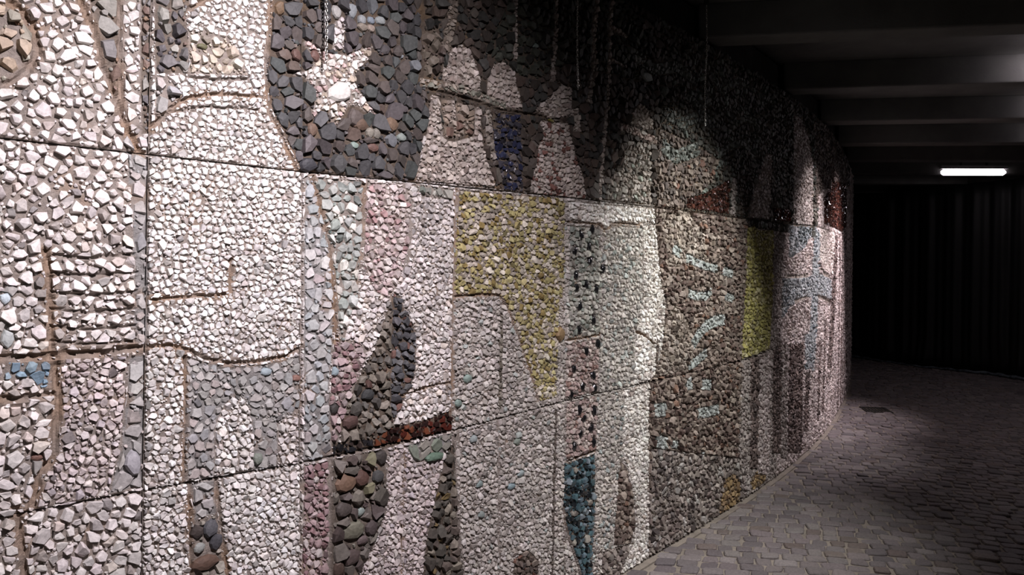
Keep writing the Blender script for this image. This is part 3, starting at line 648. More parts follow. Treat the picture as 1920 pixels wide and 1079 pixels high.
def stone_mesh(P, ang, rad, pitch, tall, flat, tint, k, ztilt=None, base_w=-0.004, slope=1.0, block=0):

    N = len(P); mean = rad.mean(1)
    h = mean * rng.uniform(0.55, 1.15, N) * tall * (0.45 if flat else 1) + 0.0080
    sl = rng.normal(0, (0.26 if not flat else 0.10) * slope, (N, 2))
    ts = rng.uniform(0.60, 0.92, (N, 1)) * (1 if not flat else 1.02) if not block else rng.uniform(0.80, 0.95, (N, 1))
    c, s = np.cos(ang), np.sin(ang)
    bu, bz = P[:, :1] + c * rad, P[:, 1:] + s * rad
    off = rng.uniform(-0.15, 0.15, (N, 2)) * mean[:, None] * (0.3 if block else 1)
    tu, tz = P[:, :1] + off[:, :1] + c * rad * ts, P[:, 1:] + off[:, 1:] + s * rad * ts
    th_ = h[:, None] + (c * rad * ts) * sl[:, :1] + (s * rad * ts) * sl[:, 1:] + rng.uniform(-0.1, 0.1, (N, k)) * h[:, None] * (0.5 if block else 1)
    th_ = np.maximum(th_, 0.0045)
    cu, cz = P[:, :1] + off[:, :1] + rng.uniform(-.25, .25, (N, 1)) * mean[:, None], P[:, 1:] + off[:, 1:] + rng.uniform(-.25, .25, (N, 1)) * mean[:, None]
    ch = np.maximum(h[:, None] * rng.uniform(0.92, 1.22 if not flat else 1.05, (N, 1)), 0.002)
    U = np.concatenate([bu, tu, cu], 1); Z = np.concatenate([bz, tz, cz], 1); Wd = np.concatenate([np.full_like(bu, base_w), th_, ch], 1)
    V = wall_xyz(U.ravel(), Z.ravel(), Wd.ravel())
    n = 2 * k + 1; base = (np.arange(N) * n)[:, None]
    i = np.arange(k); j = (i + 1) % k
    q = np.stack([i, j, k + j, k + i], -1).ravel()[None] + base
    t = np.stack([k + i, k + j, np.full(k, 2 * k)], -1).ravel()[None] + base
    tv = np.repeat(tint, n, 0)
    return V, q.reshape(-1, 4), t.reshape(-1, 3), tv

total = 0
def build_panel(ci, ri):
    global total
    jl, jr = J[ci], J[ci + 1]; g = 0.0017
    def corner(jn, which, dz):
        z = 1.5
        for _ in range(3):
            u = jn(z); z = {'f': 0.012, 'b': zB(u), 'a': zA(u), 't': ZTOP}[which]
        return (u, z + dz)
    lo, hi = [('a', 't'), ('b', 'a'), ('f', 'b')][ri]
    dl = 0 if lo == 'f' else g; dh = 0 if hi == 't' else -g
    bl = corner(jl, lo, dl); br = corner(jr, lo, dl); tr = corner(jr, hi, dh); tl = corner(jl, hi, dh)
    bl = (bl[0] + g, bl[1]); tl = (tl[0] + g, tl[1]); br = (br[0] - g, br[1]); tr = (tr[0] - g, tr[1])
    # rows of the seam inside a wide slab
    poly = [bl]
    for f in (0.25, 0.5, 0.75):
        u = bl[0] + (br[0] - bl[0]) * f; poly.append((u, {'f': 0.012, 'b': zB(u), 'a': zA(u)}[lo] + dl))
    poly += [br, tr]
    for f in (0.75, 0.5, 0.25):
        u = tl[0] + (tr[0] - tl[0]) * f; poly.append((u, {'t': ZTOP, 'b': zB(u), 'a': zA(u)}[hi] + dh))
    poly.append(tl)
    cu = (bl[0] + br[0]) / 2; org = wall_xyz(np.array([cu]), bl[1], 0.0)[0]
    root = empty('mosaic_panel', tuple(org), LABELS[(ci, ri)], 'mosaic panel', 'mosaic slabs of the curved wall')
    dark = (ri == 0 and ci >= 2) or ci in (5,)
    # mortar slab
    st = 0.0065 if ci < 4 else (0.009 if ci < 7 else (0.02 if ci < 9 else 0.05))
    nu = max(2, int((br[0] - bl[0]) / st)); nz = max(2, int((tl[1] - bl[1]) / st))
    a = np.linspace(0, 1, nu + 1); b_ = np.linspace(0, 1, nz + 1); A, B = np.meshgrid(a, b_)
    lowz = np.interp(A, [0, .25, .5, .75, 1], [p[1] for p in poly[:5]]); hiz = np.interp(A, [0, .25, .5, .75, 1], [p[1] for p in poly[5:]][::-1])
    Z = lowz + (hiz - lowz) * B
    U = (bl[0] + (br[0] - bl[0]) * A) * (1 - B) + (tl[0] + (tr[0] - tl[0]) * A) * B
    pa = np.array(poly); pb = (pa[:, 0].min(), pa[:, 0].max(), pa[:, 1].min(), pa[:, 1].max())
    near = [i for i, r_ in enumerate(R) if not (r_['bb'][0] > pb[1] or r_['bb'][1] < pb[0] or r_['bb'][2] > pb[3] or r_['bb'][3] < pb[2])]
    sing = [s for s in SINGLES if inside(pa, np.array([[s['u'], s['z']]]))[0]]
    UZ = np.stack([U.ravel(), Z.ravel()], -1)
    lf = vnoise(UZ, 0.09) * 0.6 + vnoise(UZ, 0.035) * 0.4
    Wd = 0.004 + 0.0035 * vnoise(UZ, 0.03) + 0.002 * vnoise(UZ, 0.012)
    base_c = np.array([0.115, 0.09, 0.07]) if dark else np.array([0.33, 0.285, 0.25])
    tb = np.broadcast_to(base_c, (len(UZ), 3)).copy()
    for i in near:
        if R[i]['pal'] is None: continue
        m_ = inside(R[i]['a'], UZ)
        if m_.any():
            pm = np.array([c[0] for c in R[i]['pal']]).mean(0).mean()
            if R[i].get('flat'): tb[m_] = (0.33, 0.315, 0.30)
            elif pm < 0.15: tb[m_] = (0.14, 0.11, 0.085)
            elif pm < 0.3: tb[m_] = (0.20, 0.165, 0.135)
            else: tb[m_] = (0.33, 0.285, 0.25)
    rustc = np.array([0.36, 0.255, 0.18]) if not dark else np.array([0.20, 0.13, 0.07])
    rk = np.clip((lf - 0.35) * 1.6, 0, 0.55)
    for i in near:
        if R[i]['pal'] is not None: continue
        ln, gw = R[i]['line'], R[i]['gw'] / 2 + 0.002
        dm = np.full(len(UZ), 1e9)
        for (a1, b1) in zip(ln[:-1], ln[1:]):
            e = np.array(b1) - np.array(a1); t_ = np.clip(((UZ - a1) @ e) / max(e @ e, 1e-12), 0, 1)
            dm = np.minimum(dm, np.linalg.norm(UZ - (np.array(a1) + t_[:, None] * e), axis=1))
        dm = dm + 0.003 * vnoise(UZ, 0.02)
        g_ = np.clip((gw * 1.5 - dm) / (gw * 0.8), 0, 1)
        Wd -= g_ * (0.0075 if R[i]['rust'] else 0.0065)
        near_g = np.clip((gw * 3.4 - dm) / (gw * 2.0), 0, 1)
        Wd += np.clip(near_g - g_, 0, 1) * 0.006
        if R[i]['rust']: rk = np.maximum(rk, near_g * np.clip(0.62 + 0.9 * lf, 0.15, 1))
    tb = tb * (1 - rk[:, None]) + rustc * rk[:, None]
    Wd = np.clip(Wd, -0.018, 0.016).reshape(U.shape)
    Wd[0] = Wd[-1] = -0.003; Wd[:, 0] = Wd[:, -1] = -0.003
    front = wall_xyz(U.ravel(), Z.ravel(), Wd.ravel()).reshape(nz + 1, nu + 1, 3)
    back = wall_xyz(U.ravel(), Z.ravel(), np.full(U.size, -0.045)).reshape(nz + 1, nu + 1, 3)
    idx = np.arange((nz + 1) * (nu + 1)).reshape(nz + 1, nu + 1); K = idx.size
    fq = np.stack([idx[:-1, :-1], idx[:-1, 1:], idx[1:, 1:], idx[1:, :-1]], -1).reshape(-1, 4)
    rim = list(idx[0, :]) + list(idx[1:, -1]) + list(idx[-1, -2::-1]) + list(idx[-2:0:-1, 0])
    sq = [(rim[(i + 1) % len(rim)], rim[i], rim[i] + K, rim[(i + 1) % len(rim)] + K) for i in range(len(rim))]
    V = np.concatenate([front.reshape(-1, 3), back.reshape(-1, 3)])
    Q = np.concatenate([fq, np.array(sq), fq[:, ::-1] + K])
    o = mesh_fast('mortar_bed', V, Q, np.zeros((0, 3), int), np.concatenate([tb, tb]), M_BEDM, root, org)
    parts = {}
    for n_, i in enumerate(near):
        r_ = R[i]
        if r_['pal'] is None:
            continue
        u0, u1 = max(r_['bb'][0], pb[0]), min(r_['bb'][1], pb[1]); z0, z1 = max(r_['bb'][2], pb[2]), min(r_['bb'][3], pb[3])
        if u1 - u0 < 0.01 or z1 - z0 < 0.01: continue
        pt = r_['pitch'] * ((0.85 if ci < 2 else 0.9) if ci < 9 else 1.0); k = r_.get('k', 6)
        gr = grid(u0, u1, z0, z1, pt * 1.08, pt * 0.92, 0.40)
        fl = gr.reshape(-1, 2); mk = inside(r_['a'], fl) & inside(pa, fl)
        for j in near[n_ + 1:]: mk &= ~inside(R[j]['a'], fl)
        for s in sing: mk &= ~((((fl[:, 0] - s['u']) / s['ru']) ** 2 + ((fl[:, 1] - s['z']) / s['rz']) ** 2) < 1.25)
        mk = mk.reshape(gr.shape[:2])
        if not mk.any(): continue
        wts = np.exp(rng.normal(0, r_.get('wv', 0.33), gr.shape[:2]))
        segs = [edges(r_['poly']), edges(poly)] + [edges(R[j]['poly']) for j in near[n_ + 1:]] + [edges(s['poly']) for s in sing]
        segs = np.concatenate(segs)
        segs = segs[(segs[:, [0, 2]].min(1) < u1 + .1) & (segs[:, [0, 2]].max(1) > u0 - .1) & (segs[:, [1, 3]].min(1) < z1 + .1) & (segs[:, [1, 3]].max(1) > z0 - .1)]
        gr = relax(gr, mk, pt, segs, wts, 1)
        P, ang, rad = chips(gr, mk, pt, k, segs, wts, maxr=1.25 if r_.get('block') else 1.05, gap=0.97 if r_.get('block') else 0.95)
        keep = (rad.mean(1) > 0.17 * pt); P, ang, rad = P[keep], ang[keep], rad[keep]
        if len(P) == 0: continue
        tint = pick(r_['pal'], len(P)) * (1 + 0.16 * vnoise(P, 0.11) + 0.08 * vnoise(P, 0.4))[:, None]
        odd = rng.uniform(0, 1, len(P)); tint[odd < 0.025] *= 0.5; tint = np.clip(tint, 0.002, 0.92)
        V, q, t, tv = stone_mesh(P, ang, rad, pt, r_.get('tall', 1.0) * (0.62 if r_.get('dark') or ci > 3 else 0.5), r_.get('flat', 0), tint, k, slope=r_.get('slope', 1.0), block=r_.get('block', 0))
        key = (r_['name'], 'glass' if r_.get('glass') else 'stone', i if ci < 9 else 0)
        parts.setdefault(key, []).append((V, q, t, tv))
        total += len(P)
        if ci < 7:      # splinters bedded in the gaps
            g2 = grid(u0, u1, z0, z1, pt * 0.5, pt * 0.5, 0.45).reshape(-1, 2)
            m2 = inside(r_['a'], g2) & inside(pa, g2)
            for j in near[n_ + 1:]: m2 &= ~inside(R[j]['a'], g2)
            for s in sing: m2 &= ~((((g2[:, 0] - s['u']) / s['ru']) ** 2 + ((g2[:, 1] - s['z']) / s['rz']) ** 2) < 1.25)
            g2 = g2[m2]
            if len(g2):
                best = np.full(len(g2), 1e9)
                rmean = rad.mean(1) * 0.93
                for c0 in range(0, len(g2), 2000):
                    d_ = np.sqrt(((g2[c0:c0 + 2000, None, :] - P[None]) ** 2).sum(-1)) - rmean[None]
                    best[c0:c0 + 2000] = d_.min(1)
                g2 = g2[(best > 0.02 * pt)][:]; best = best[best > 0.02 * pt]
                if len(g2):
                    N2 = len(g2); a2 = (np.arange(5)[None] + rng.uniform(-.3, .3, (N2, 5))) * (2 * math.pi / 5) + rng.uniform(0, 6.28, (N2, 1))
                    r2 = np.minimum(pt * rng.uniform(0.14, 0.27, (N2, 1)), best[:, None] + 0.16 * pt) * rng.uniform(0.6, 1.25, (N2, 5))
                    r2 = np.minimum(r2, np.maximum(ray_limit(g2, np.stack([np.cos(a2), np.sin(a2)], -1), segs) - 0.001, 0))
                    kp = r2.mean(1) > 0.07 * pt
                    if kp.any():
                        parts[key].append(stone_mesh(g2[kp], a2[kp], r2[kp], pt * 0.4, 0.55, 0, pick(r_['pal'], int(kp.sum())), 5))
                        total += int(kp.sum())
    for (nm, mt, _i), lst in parts.items():
        V = []; Q = []; Tt = []; C = []; off = 0
        for (v, q, t, tv) in lst:
            V.append(v); Q.append(q + off); Tt.append(t + off); C.append(tv); off += len(v)
        mesh_fast(nm, np.concatenate(V), np.concatenate(Q), np.concatenate(Tt), np.concatenate(C), {'glass': M_GLASS, 'stone': M_STONE, 'rust': M_RUST}[mt], root, org)
    for s in sing:
        k = 9; ring = s['ring']; cen = np.array([s['u'], s['z']]); col = pick(s['pal'], 1)
        mr = (s['ru'] + s['rz']) / 2; h = min(0.022, 0.006 + mr * 0.5)
        sx, sz = random.uniform(-.15, .15), random.uniform(-.2, .2)
        lv = [(1.0, -0.004), (0.97, h * 0.55), (0.80, h * 0.92), (0.42, h * 1.08)]
        pts = []
        for f, hh in lv:
            for p in ring:
                d = (p - cen) * f; pts.append((*(cen + d), hh + (0 if f == 1 else d[0] * sx + d[1] * sz)))
        pts.append((*cen, h * 1.12)); pts = np.array(pts)
        V = wall_xyz(pts[:, 0], pts[:, 1], pts[:, 2]); Q = []
        for l in range(3):
            for i in range(k): Q.append((l * k + i, l * k + (i + 1) % k, (l + 1) * k + (i + 1) % k, (l + 1) * k + i))
        Tt = [(3 * k + i, 3 * k + (i + 1) % k, 4 * k) for i in range(k)]
        mesh_fast(s['name'], V, np.array(Q), np.array(Tt), np.repeat(col, len(V), 0), M_GLASS if s.get('glossy') else M_STONE, root, org)
for ci in range(11):
    for ri in range(3): build_panel(ci, ri)
print('STONES', total, 'time', round(time.time() - T0, 1))

# ------------------------------------------------------------------ room shell
def box_v(x0, x1, y0, y1, z0, z1):
    return [(x0, y0, z0), (x1, y0, z0), (x1, y1, z0), (x0, y1, z0), (x0, y0, z1), (x1, y0, z1), (x1, y1, z1), (x0, y1, z1)]
BF = [(0, 3, 2, 1), (4, 5, 6, 7), (0, 1, 5, 4), (1, 2, 6, 5), (2, 3, 7, 6), (3, 0, 4, 7)]
us = np.arange(UMIN, 19.01, 0.25); v = []; f = []
for u in us:
    for wd, z in ((-0.045, 0.0), (-0.045, 3.2), (-0.35, 3.2), (-0.35, 0.0)): v.append(wall_xyz(np.array([u]), z, wd)[0])
for i in range(len(us) - 1):
    for e in range(4): f.append((i * 4 + e, i * 4 + (e + 1) % 4, i * 4 + 4 + (e + 1) % 4, i * 4 + 4 + e))
f += [(0, 1, 2, 3), (len(v) - 4, len(v) - 1, len(v) - 2, len(v) - 3)]
structure(link('wall_left', v, f, M_DARK))
# bare continuation of the wall behind the viewer and beyond the mosaic
ceiling = structure(link('ceiling', box_v(-6, 16, -5, 20, 3.22, 3.4), BF, M_CONC))
HB = 1.42
ndx = 0
for n_ in range(-2, 11):
    rr = 0.00086 + n_ * 0.00065
    Dn = F * HB * rr; wbt = 0.21
    ang = math.radians(np.interp(Dn, [0, 5.8, 7.1, 8.5, 9.8, 11], [-9, -9, -7, -4, -1.5, 0]))
    x_ref = 960 / F * Dn
    # left end: stop where the rib meets the wall line
    cx, cy = x_ref, Dn; d = np.array([math.cos(ang), math.sin(ang)])
    best = None
    tt = np.arange(-14, 14, 0.02); lx, ly = cx + d[0] * tt, cy + d[1] * tt
    uw = np.interp(ly, _Y, _X)       # wall x at this y
    side = lx - uw; ok = np.nonzero(side > -0.02)[0]; t0 = tt[ok[0]]
    ends = (cx + d[0] * t0, cy + d[1] * t0); nrm = np.array([-d[1], d[0]])
    L = 15.0 - ends[0]
    p = [np.array(ends), np.array(ends) + d * L]
    zb = EYE + HB
    v = []
    for z in (zb, 3.225):
        v += [(*p[0], z), (*p[1], z), (*(p[1] + nrm * wbt), z), (*(p[0] + nrm * wbt), z)]
    ndx += 1
    o = structure(link('trim_%d' % ndx, v, BF, M_CONC))
    m = o.modifiers.new('edge', 'BEVEL'); m.width = 0.012; m.segments = 2

# ---- floor: sand bed and hand-cut setts
WALLX = lambda y: np.interp(y, _Y, _X)
structure(link('floor', box_v(-6, 16, -5, 20, -0.25, -0.006), BF, M_BED))
def cobbles():
    th = math.radians(-17); c, s = math.cos(th), math.sin(th); pv = 0.094
    cen, cor = [], []
    for row in range(-45, 190):
        a = -5 + random.uniform(0, .1)
        while a < 17:
            wd = random.uniform(0.085, 0.135); b0 = row * pv
            q = []
            for (aa, bb) in ((a, b0), (a + wd, b0), (a + wd, b0 + pv), (a, b0 + pv)):
                g_ = 0.0045
                aa += g_ if aa == a else -g_; bb += g_ if bb == b0 else -g_
                bb += 0.10 * math.sin(aa * 0.9 + 0.4) + 0.03 * math.sin(aa * 2.3)
                q.append((aa + random.uniform(-.009, .009), bb + random.uniform(-.008, .008)))
            cor.append(q); a += wd
    Q = np.array(cor); Q = np.stack([Q[..., 0] * c - Q[..., 1] * s, Q[..., 0] * s + Q[..., 1] * c], -1)
    P = Q.mean(1); X, Y = P[:, 0], P[:, 1]
    off = X - WALLX(Y)
    rwx = X - np.interp(Y, [-5, 4, 8, 11.4, 14, 20], [12, 10.5, 9.2, 7.6, 6.5, 4.2])
    mk = (off > 0.05) & (Y > -1.5) & (Y < 16) & (rwx < 0.4) & (X < 11)
    mk &= ~((np.abs(X - 4.2) < 0.17) & (np.abs(Y - 8.88) < 0.20))
    P = P[mk]; Q = Q[mk]; N = len(P); k = 8
    ring = []
    for e in range(4):
        p_, n_, m_ = Q[:, e], Q[:, (e + 1) % 4], Q[:, (e - 1) % 4]
        ring += [p_ + (m_ - p_) * 0.12, p_ + (n_ - p_) * 0.12]
    ring = np.stack(ring, 1) - P[:, None]
    rad = np.linalg.norm(ring, axis=-1); ang = np.arctan2(ring[..., 1], ring[..., 0])
    # keep clear of the wall foot
    h = rng.normal(0.0, 0.0028, N)[:, None]; sl = rng.normal(0, 0.035, (N, 2)); cs, sn = np.cos(ang), np.sin(ang)
    def ringv(f, z):
        return P[:, :1] + cs * rad * f, P[:, 1:] + sn * rad * f, z + h + cs * rad * f * sl[:, :1] + sn * rad * f * sl[:, 1:]
    r0 = ringv(1.0, -0.012); r1 = ringv(0.97, -0.003); r2 = ringv(0.86, 0.003)
    cen = (P[:, :1], P[:, 1:], 0.0045 + h)
    Xv = np.concatenate([r0[0], r1[0], r2[0], cen[0]], 1); Yv = np.concatenate([r0[1], r1[1], r2[1], cen[1]], 1); Zv = np.concatenate([r0[2] - 0.004, r1[2], r2[2], cen[2]], 1)
    Xv = np.maximum(Xv, WALLX(Yv) + 0.02)
    V = np.stack([Xv.ravel(), Yv.ravel(), Zv.ravel()], -1); n = 3 * k + 1; base = (np.arange(N) * n)[:, None]
    i = np.arange(k); j = (i + 1) % k
    q = np.concatenate([np.stack([i, j, k + j, k + i], -1).ravel(), np.stack([k + i, k + j, 2 * k + j, 2 * k + i], -1).ravel()])[None] + base
    t = np.stack([2 * k + i, 2 * k + j, np.full(k, 3 * k)], -1).ravel()[None] + base
    tint = pick([((0.19, 0.16, 0.167), 6), ((0.15, 0.128, 0.137), 4), ((0.23, 0.20, 0.20), 3), ((0.18, 0.14, 0.13), 1)], N)
    o = mesh_fast('paving_setts', V, q.reshape(-1, 4), t.reshape(-1, 3), np.repeat(tint, n, 0), M_COB, bpy.data.objects['floor'], (0, 0, 0))
    print('SETTS', N)
cobbles()
# stone kerb strip along the wall foot
v = []; f = []
ku = np.arange(-1.6, 16, 0.1)
for u in ku:
    for wd, z in ((-0.04, 0.004), (0.05, 0.004), (0.05, -0.03), (-0.04, -0.03)): v.append(wall_xyz(np.array([u]), z, wd)[0])
for i in range(len(ku) - 1):
    for e in range(4): f.append((i * 4 + e, i * 4 + (e + 1) % 4, i * 4 + 4 + (e + 1) % 4, i * 4 + 4 + e))
structure(link('baseboard_left', v, f, M_BED))

# ---- opposite wall and black sheeting in front of it
OPP = np.array([(11.0, 0.0), (10.1, 4.0), (9.0, 8.0), (7.75, 11.2), (6.62, 13.6), (5.9, 15.6), (5.4, 17.6)])
def opp(t):  # t 0..1 along
    seg = np.linalg.norm(np.diff(OPP, axis=0), axis=1); cs = np.concatenate([[0], np.cumsum(seg)]); L = t * cs[-1]
    return np.array([np.interp(L, cs, OPP[:, 0]), np.interp(L, cs, OPP[:, 1])]), cs[-1]
v = []; f = []; m = 40
for i in range(m + 1):
    p, L = opp(i / m); p2, _ = opp(min(1, i / m + 0.01)); p1, _ = opp(max(0, i / m - 0.01)); tn = (p2 - p1) / np.linalg.norm(p2 - p1); nn = np.array([tn[1], -tn[0]])
    for a_, z in ((0.16, 0), (0.16, 3.22), (0.4, 3.22), (0.4, 0)): v.append((*(p + nn * a_), z))
for i in range(m):
    for e in range(4): f.append((i * 4 + e, i * 4 + 4 + e, i * 4 + 4 + (e + 1) % 4, i * 4 + (e + 1) % 4))
f += [(0, 1, 2, 3), (m * 4, m * 4 + 3, m * 4 + 2, m * 4 + 1)]
structure(link('wall_right', v, f, M_DARK))
p0 = opp(0.5)[0]
cur = empty('black_sheeting', (p0[0], p0[1], 0), 'black sheeting hanging in folds along the far right side, hem on the paving', 'curtain')
def sheet(name, z0, z1, mat, thick, hem=False):
    n = 900; v = []; f = []; zs = np.linspace(z0, z1, 14)
    for side in (0, 1):
        for i in range(n + 1):
            t = 0.02 + 0.96 * i / n; p, L = opp(t); pa_, _ = opp(t - .004); pb_, _ = opp(t + .004); tn = (pb_ - pa_) / np.linalg.norm(pb_ - pa_); nn = np.array([tn[1], -tn[0]])
            s_ = t * L
            for z in zs:
                fold = 0.035 * math.sin(s_ * 17 + 1.2 * math.sin(s_ * 2.1)) + 0.02 * math.sin(s_ * 41 + 2) * (1 - 0.5 * z / 3)
                fold += (0.05 * math.sin(s_ * 3.1) + 0.03 * math.sin(s_ * 7.7)) * max(0, 1 - z / 0.5)
                zz = z + (0.012 + 0.012 * math.sin(s_ * 5.3)) * (1 if z < 0.05 else 0)
                q = p + nn * (fold + side * thick); v.append((q[0] - p0[0], q[1] - p0[1], zz))
    k = len(zs); N = (n + 1) * k
    for i in range(n):
        for j in range(k - 1):
            a_ = i * k + j; f.append((a_, a_ + 1, a_ + k + 1, a_ + k)); a_ += N; f.append((a_, a_ + k, a_ + k + 1, a_ + 1))
        f.append((i * k, i * k + k, i * k + k + N, i * k + N)); f.append((i * k + k - 1, i * k + k - 1 + N, i * k + 2 * k - 1 + N, i * k + 2 * k - 1))
    return link(name, v, f, mat, cur, smooth=True)
sheet('sheet', 0.004, 3.0, M_CLOTH, 0.006)
# crumpled pale-edged hem lying on the setts
M_HEM, nt, b = new_mat('blue grey plastic hem')
n = noise(nt, 14, 5); r = ramp(nt, n.outputs[0], [(0.35, (0.03, 0.035, 0.045)), (0.6, (0.16, 0.19, 0.22))])
nt.links.new(r.outputs[0], b.inputs['Base Color']); b.inputs['Roughness'].default_value = 0.35
hv = []; hf = []; n = 500
for i in range(n + 1):
    t = 0.3 + 0.68 * i / n; p, L = opp(t); pa_, _ = opp(t - .004); pb_, _ = opp(t + .004); tn = (pb_ - pa_) / np.linalg.norm(pb_ - pa_); nn = np.array([tn[1], -tn[0]]); s_ = t * L
    wv = 0.05 * math.sin(s_ * 3.1) + 0.03 * math.sin(s_ * 7.7) - 0.09
    amp = 0.5 + 0.5 * math.sin(s_ * 1.7)
    for a_ in range(6):
        an = math.pi * 2 * a_ / 6; rr = 0.014 + 0.012 * amp + 0.004 * math.sin(s_ * 23 + a_)
        q = p + nn * (wv + math.cos(an) * rr * 1.8); hv.append((q[0] - p0[0], q[1] - p0[1], 0.005 + rr + math.sin(an) * rr))
for i in range(n):
    for e in range(6): hf.append((i * 6 + e, i * 6 + (e + 1) % 6, i * 6 + 6 + (e + 1) % 6, i * 6 + 6 + e))
link('crumpled_hem', hv, hf, M_HEM, cur, smooth=True)

# ---- drain grate in the paving
gx, gy = 4.2, 8.88
dr = empty('drain_grate', (gx, gy, 0), 'small dark iron drain grate sunk in the paving near the bend', 'drain grate', rz=math.radians(-10))
def mbox(bxs):
    v = []; f = []
    for b_ in bxs: k0 = len(v); v += box_v(*b_); f += [tuple(i + k0 for i in q) for q in BF]
    return v, f
v, f = mbox([(-.14, .14, -.17, -.145, -.02, .006), (-.14, .14, .145, .17, -.02, .006), (-.14, -.118, -.145, .145, -.02, .006), (.118, .14, -.145, .145, -.02, .006)])
link('frame', v, f, M_IRON, dr)
v, f = mbox([(-.105 + i * .035, -.09 + i * .035, -.145, .145, -.018, .003) for i in range(7)] + [(-.118, .118, -.008, .008, -.02, 0.0)])
link('bars', v, f, M_IRON, dr)
v, f = mbox([(-.14, .14, -.17, .17, -.03, -.021)]); link('sump', v, f, M_DARK, dr)

# ---- hanging chains
def chain(px, y_bottom, wd, label, link_mm=22):
    u, zb = P2(px, y_bottom); top = wall_xyz(np.array([u]), 3.21, wd)[0]
    v = []; f = []; L = link_mm / 1000; n = int((3.21 - zb) / (L * 0.74)); a = L / 2; bq = L * 0.27; rw = L * 0.10
    for i in range(n):
        cz = -0.02 - i * L * 0.74; tw = (i % 2) * math.pi / 2 + i * 0.07; k0 = len(v); S, Tn = 10, 5
        sway = 0.004 * math.sin(i * 0.11)
        for s_ in range(S):
            an = 2 * math.pi * s_ / S; px_, pz_ = math.cos(an) * bq, math.sin(an) * a
            nx_, nz_ = math.cos(an), math.sin(an)
            for t_ in range(Tn):
                bn = 2 * math.pi * t_ / Tn; x = px_ + nx_ * rw * math.cos(bn); z = pz_ + nz_ * rw * math.cos(bn); y = rw * math.sin(bn)
                v.append((x * math.cos(tw) - y * math.sin(tw) + sway, x * math.sin(tw) + y * math.cos(tw), cz + z))
        for s_ in range(S):
            for t_ in range(Tn):
                f.append((k0 + s_ * Tn + t_, k0 + s_ * Tn + (t_ + 1) % Tn, k0 + ((s_ + 1) % S) * Tn + (t_ + 1) % Tn, k0 + ((s_ + 1) % S) * Tn + t_))
    e = empty('hanging_chain', tuple(top), label, 'chain', 'thin bright chains hanging against the mosaic')
    link('links', v, f, M_STEEL, e, smooth=True)
    v, f = mbox([(-.012, .012, -.012, .012, -.02, .01)]); link('ceiling_hook', v, f, M_IRON, e)
chain(592, 122, 0.06, 'bright twisted chain hanging over dark slate stones, left of the white bird', 15)
chain(1063, 170, 0.06, 'thin glinting chain ending above the pale dome, between two pale streaks', 16)
chain(1305, 235, 0.06, 'faint glinting chain furthest right, against the dark green sea stones', 18)

# ---- lamps
def washer(wx, wy, energy, au, az, cone, col, idx, label):
    p = np.array([wx, wy, 3.165]); q = wall_xyz(np.array([au]), az, 0.0)[0]
    th = math.atan2(q[1] - p[1], q[0] - p[0])
    e = empty('ceiling_lamp', tuple(p), label, 'lamp', 'hidden ceiling lamps washing the wall', rz=th - math.pi / 2)
    v, f = mbox([(-.22, .22, -.07, .07, 0.0, .05), (-.22, .22, -.07, -.06, -.045, 0), (-.22, -.21, -.06, .06, -.045, 0), (.21, .22, -.06, .06, -.045, 0)])
    link('housing', v, f, M_ENAM, e)
    v, f = mbox([(-.20, .20, -.05, .05, -.012, -.001)]); link('lens', v, f, M_TUBE2, e)
    v, f = mbox([(-.02, .02, -.02, .02, .05, .056)]); link('bracket', v, f, M_IRON, e)
    ld = bpy.data.lights.new('wall_washer', 'SPOT'); ld.energy = energy; ld.color = col; ld.spot_size = math.radians(cone); ld.spot_blend = 1.0; ld.shadow_soft_size = 0.035
    lo = bpy.data.objects.new('wall_washer', ld); COL.objects.link(lo)
    lo.location = (p[0], p[1], p[2] - 0.08)
    dvec = Vector((q[0] - p[0], q[1] - p[1], q[2] - (p[2] - 0.08))); lo.rotation_euler = dvec.to_track_quat('-Z', 'Y').to_euler()
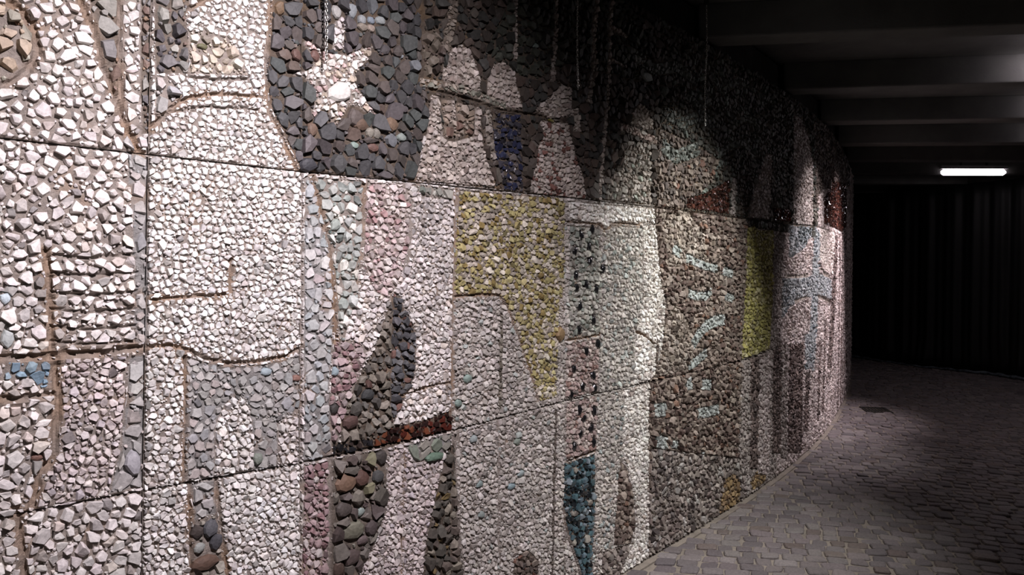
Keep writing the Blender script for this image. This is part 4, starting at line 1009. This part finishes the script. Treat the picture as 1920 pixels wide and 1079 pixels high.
WL = ['ceiling lamp nearest the viewer, lighting the white stones', 'second ceiling lamp along the wall, above the bright white column', 'furthest wall washing ceiling lamp, near the bend of the wall',
      'ceiling lamp one rib nearer than the furthest, above the upright yellow strip', 'extra ceiling lamp along the wall']
for i, a_ in enumerate(WASHERS): washer(*a_, i, WL[i])

def batten(x0, y0, ang, length, z, label, strength_light, col):
    e = empty('tube_lamp', (x0, y0, z), label, 'lamp', 'tube lamps under the ceiling ribs', rz=ang)
    v, f = mbox([(-length / 2, length / 2, -.05, .05, .045, .09)]); link('housing', v, f, M_ENAM, e)
    # rounded diffuser
    v = []; f = []; S = 12; N = 20; R0 = 0.045
    for i in range(N + 1):
        t = i / N; x = -length / 2 + length * t; ed = min(t, 1 - t) * length; rr = R0 * (1 if ed > R0 else math.sqrt(max(0.04, 1 - ((R0 - ed) / R0) ** 2)))
        for s_ in range(S): a_ = 2 * math.pi * s_ / S; v.append((x, math.cos(a_) * rr, math.sin(a_) * rr))
    for i in range(N):
        for s_ in range(S): f.append((i * S + s_, i * S + (s_ + 1) % S, i * S + S + (s_ + 1) % S, i * S + S + s_))
    f += [tuple(range(S)), tuple(range(N * S, N * S + S))[::-1]]
    link('diffuser', v, f, M_TUBE, e, smooth=True)
    v, f = mbox([(-.2, -.17, -.02, .02, .09, 3.22 - z), (.17, .2, -.02, .02, .09, 3.22 - z)]); link('bracket', v, f, M_IRON, e)
batten(6.62, 11.15, 0.0, 0.95, EYE + 1.44, 'glowing white tube lamp under the far ceiling ribs, upper right', 0, (1, .9, .95))
batten(4.34, 5.50, math.radians(-9), 1.2, 3.10, 'tube lamp between the nearer ceiling ribs, just past the right edge', 0, (1, .9, .95))
batten(5.40, 6.85, math.radians(-7), 1.2, 3.10, 'tube lamp between the middle ceiling ribs, just past the right edge', 0, (1, .9, .95))
batten(6.35, 8.22, math.radians(-4), 1.2, 3.10, 'tube lamp one rib beyond the middle pair, just past the right edge', 0, (1, .9, .95))
print('SCRIPT', round(time.time() - T0, 1))
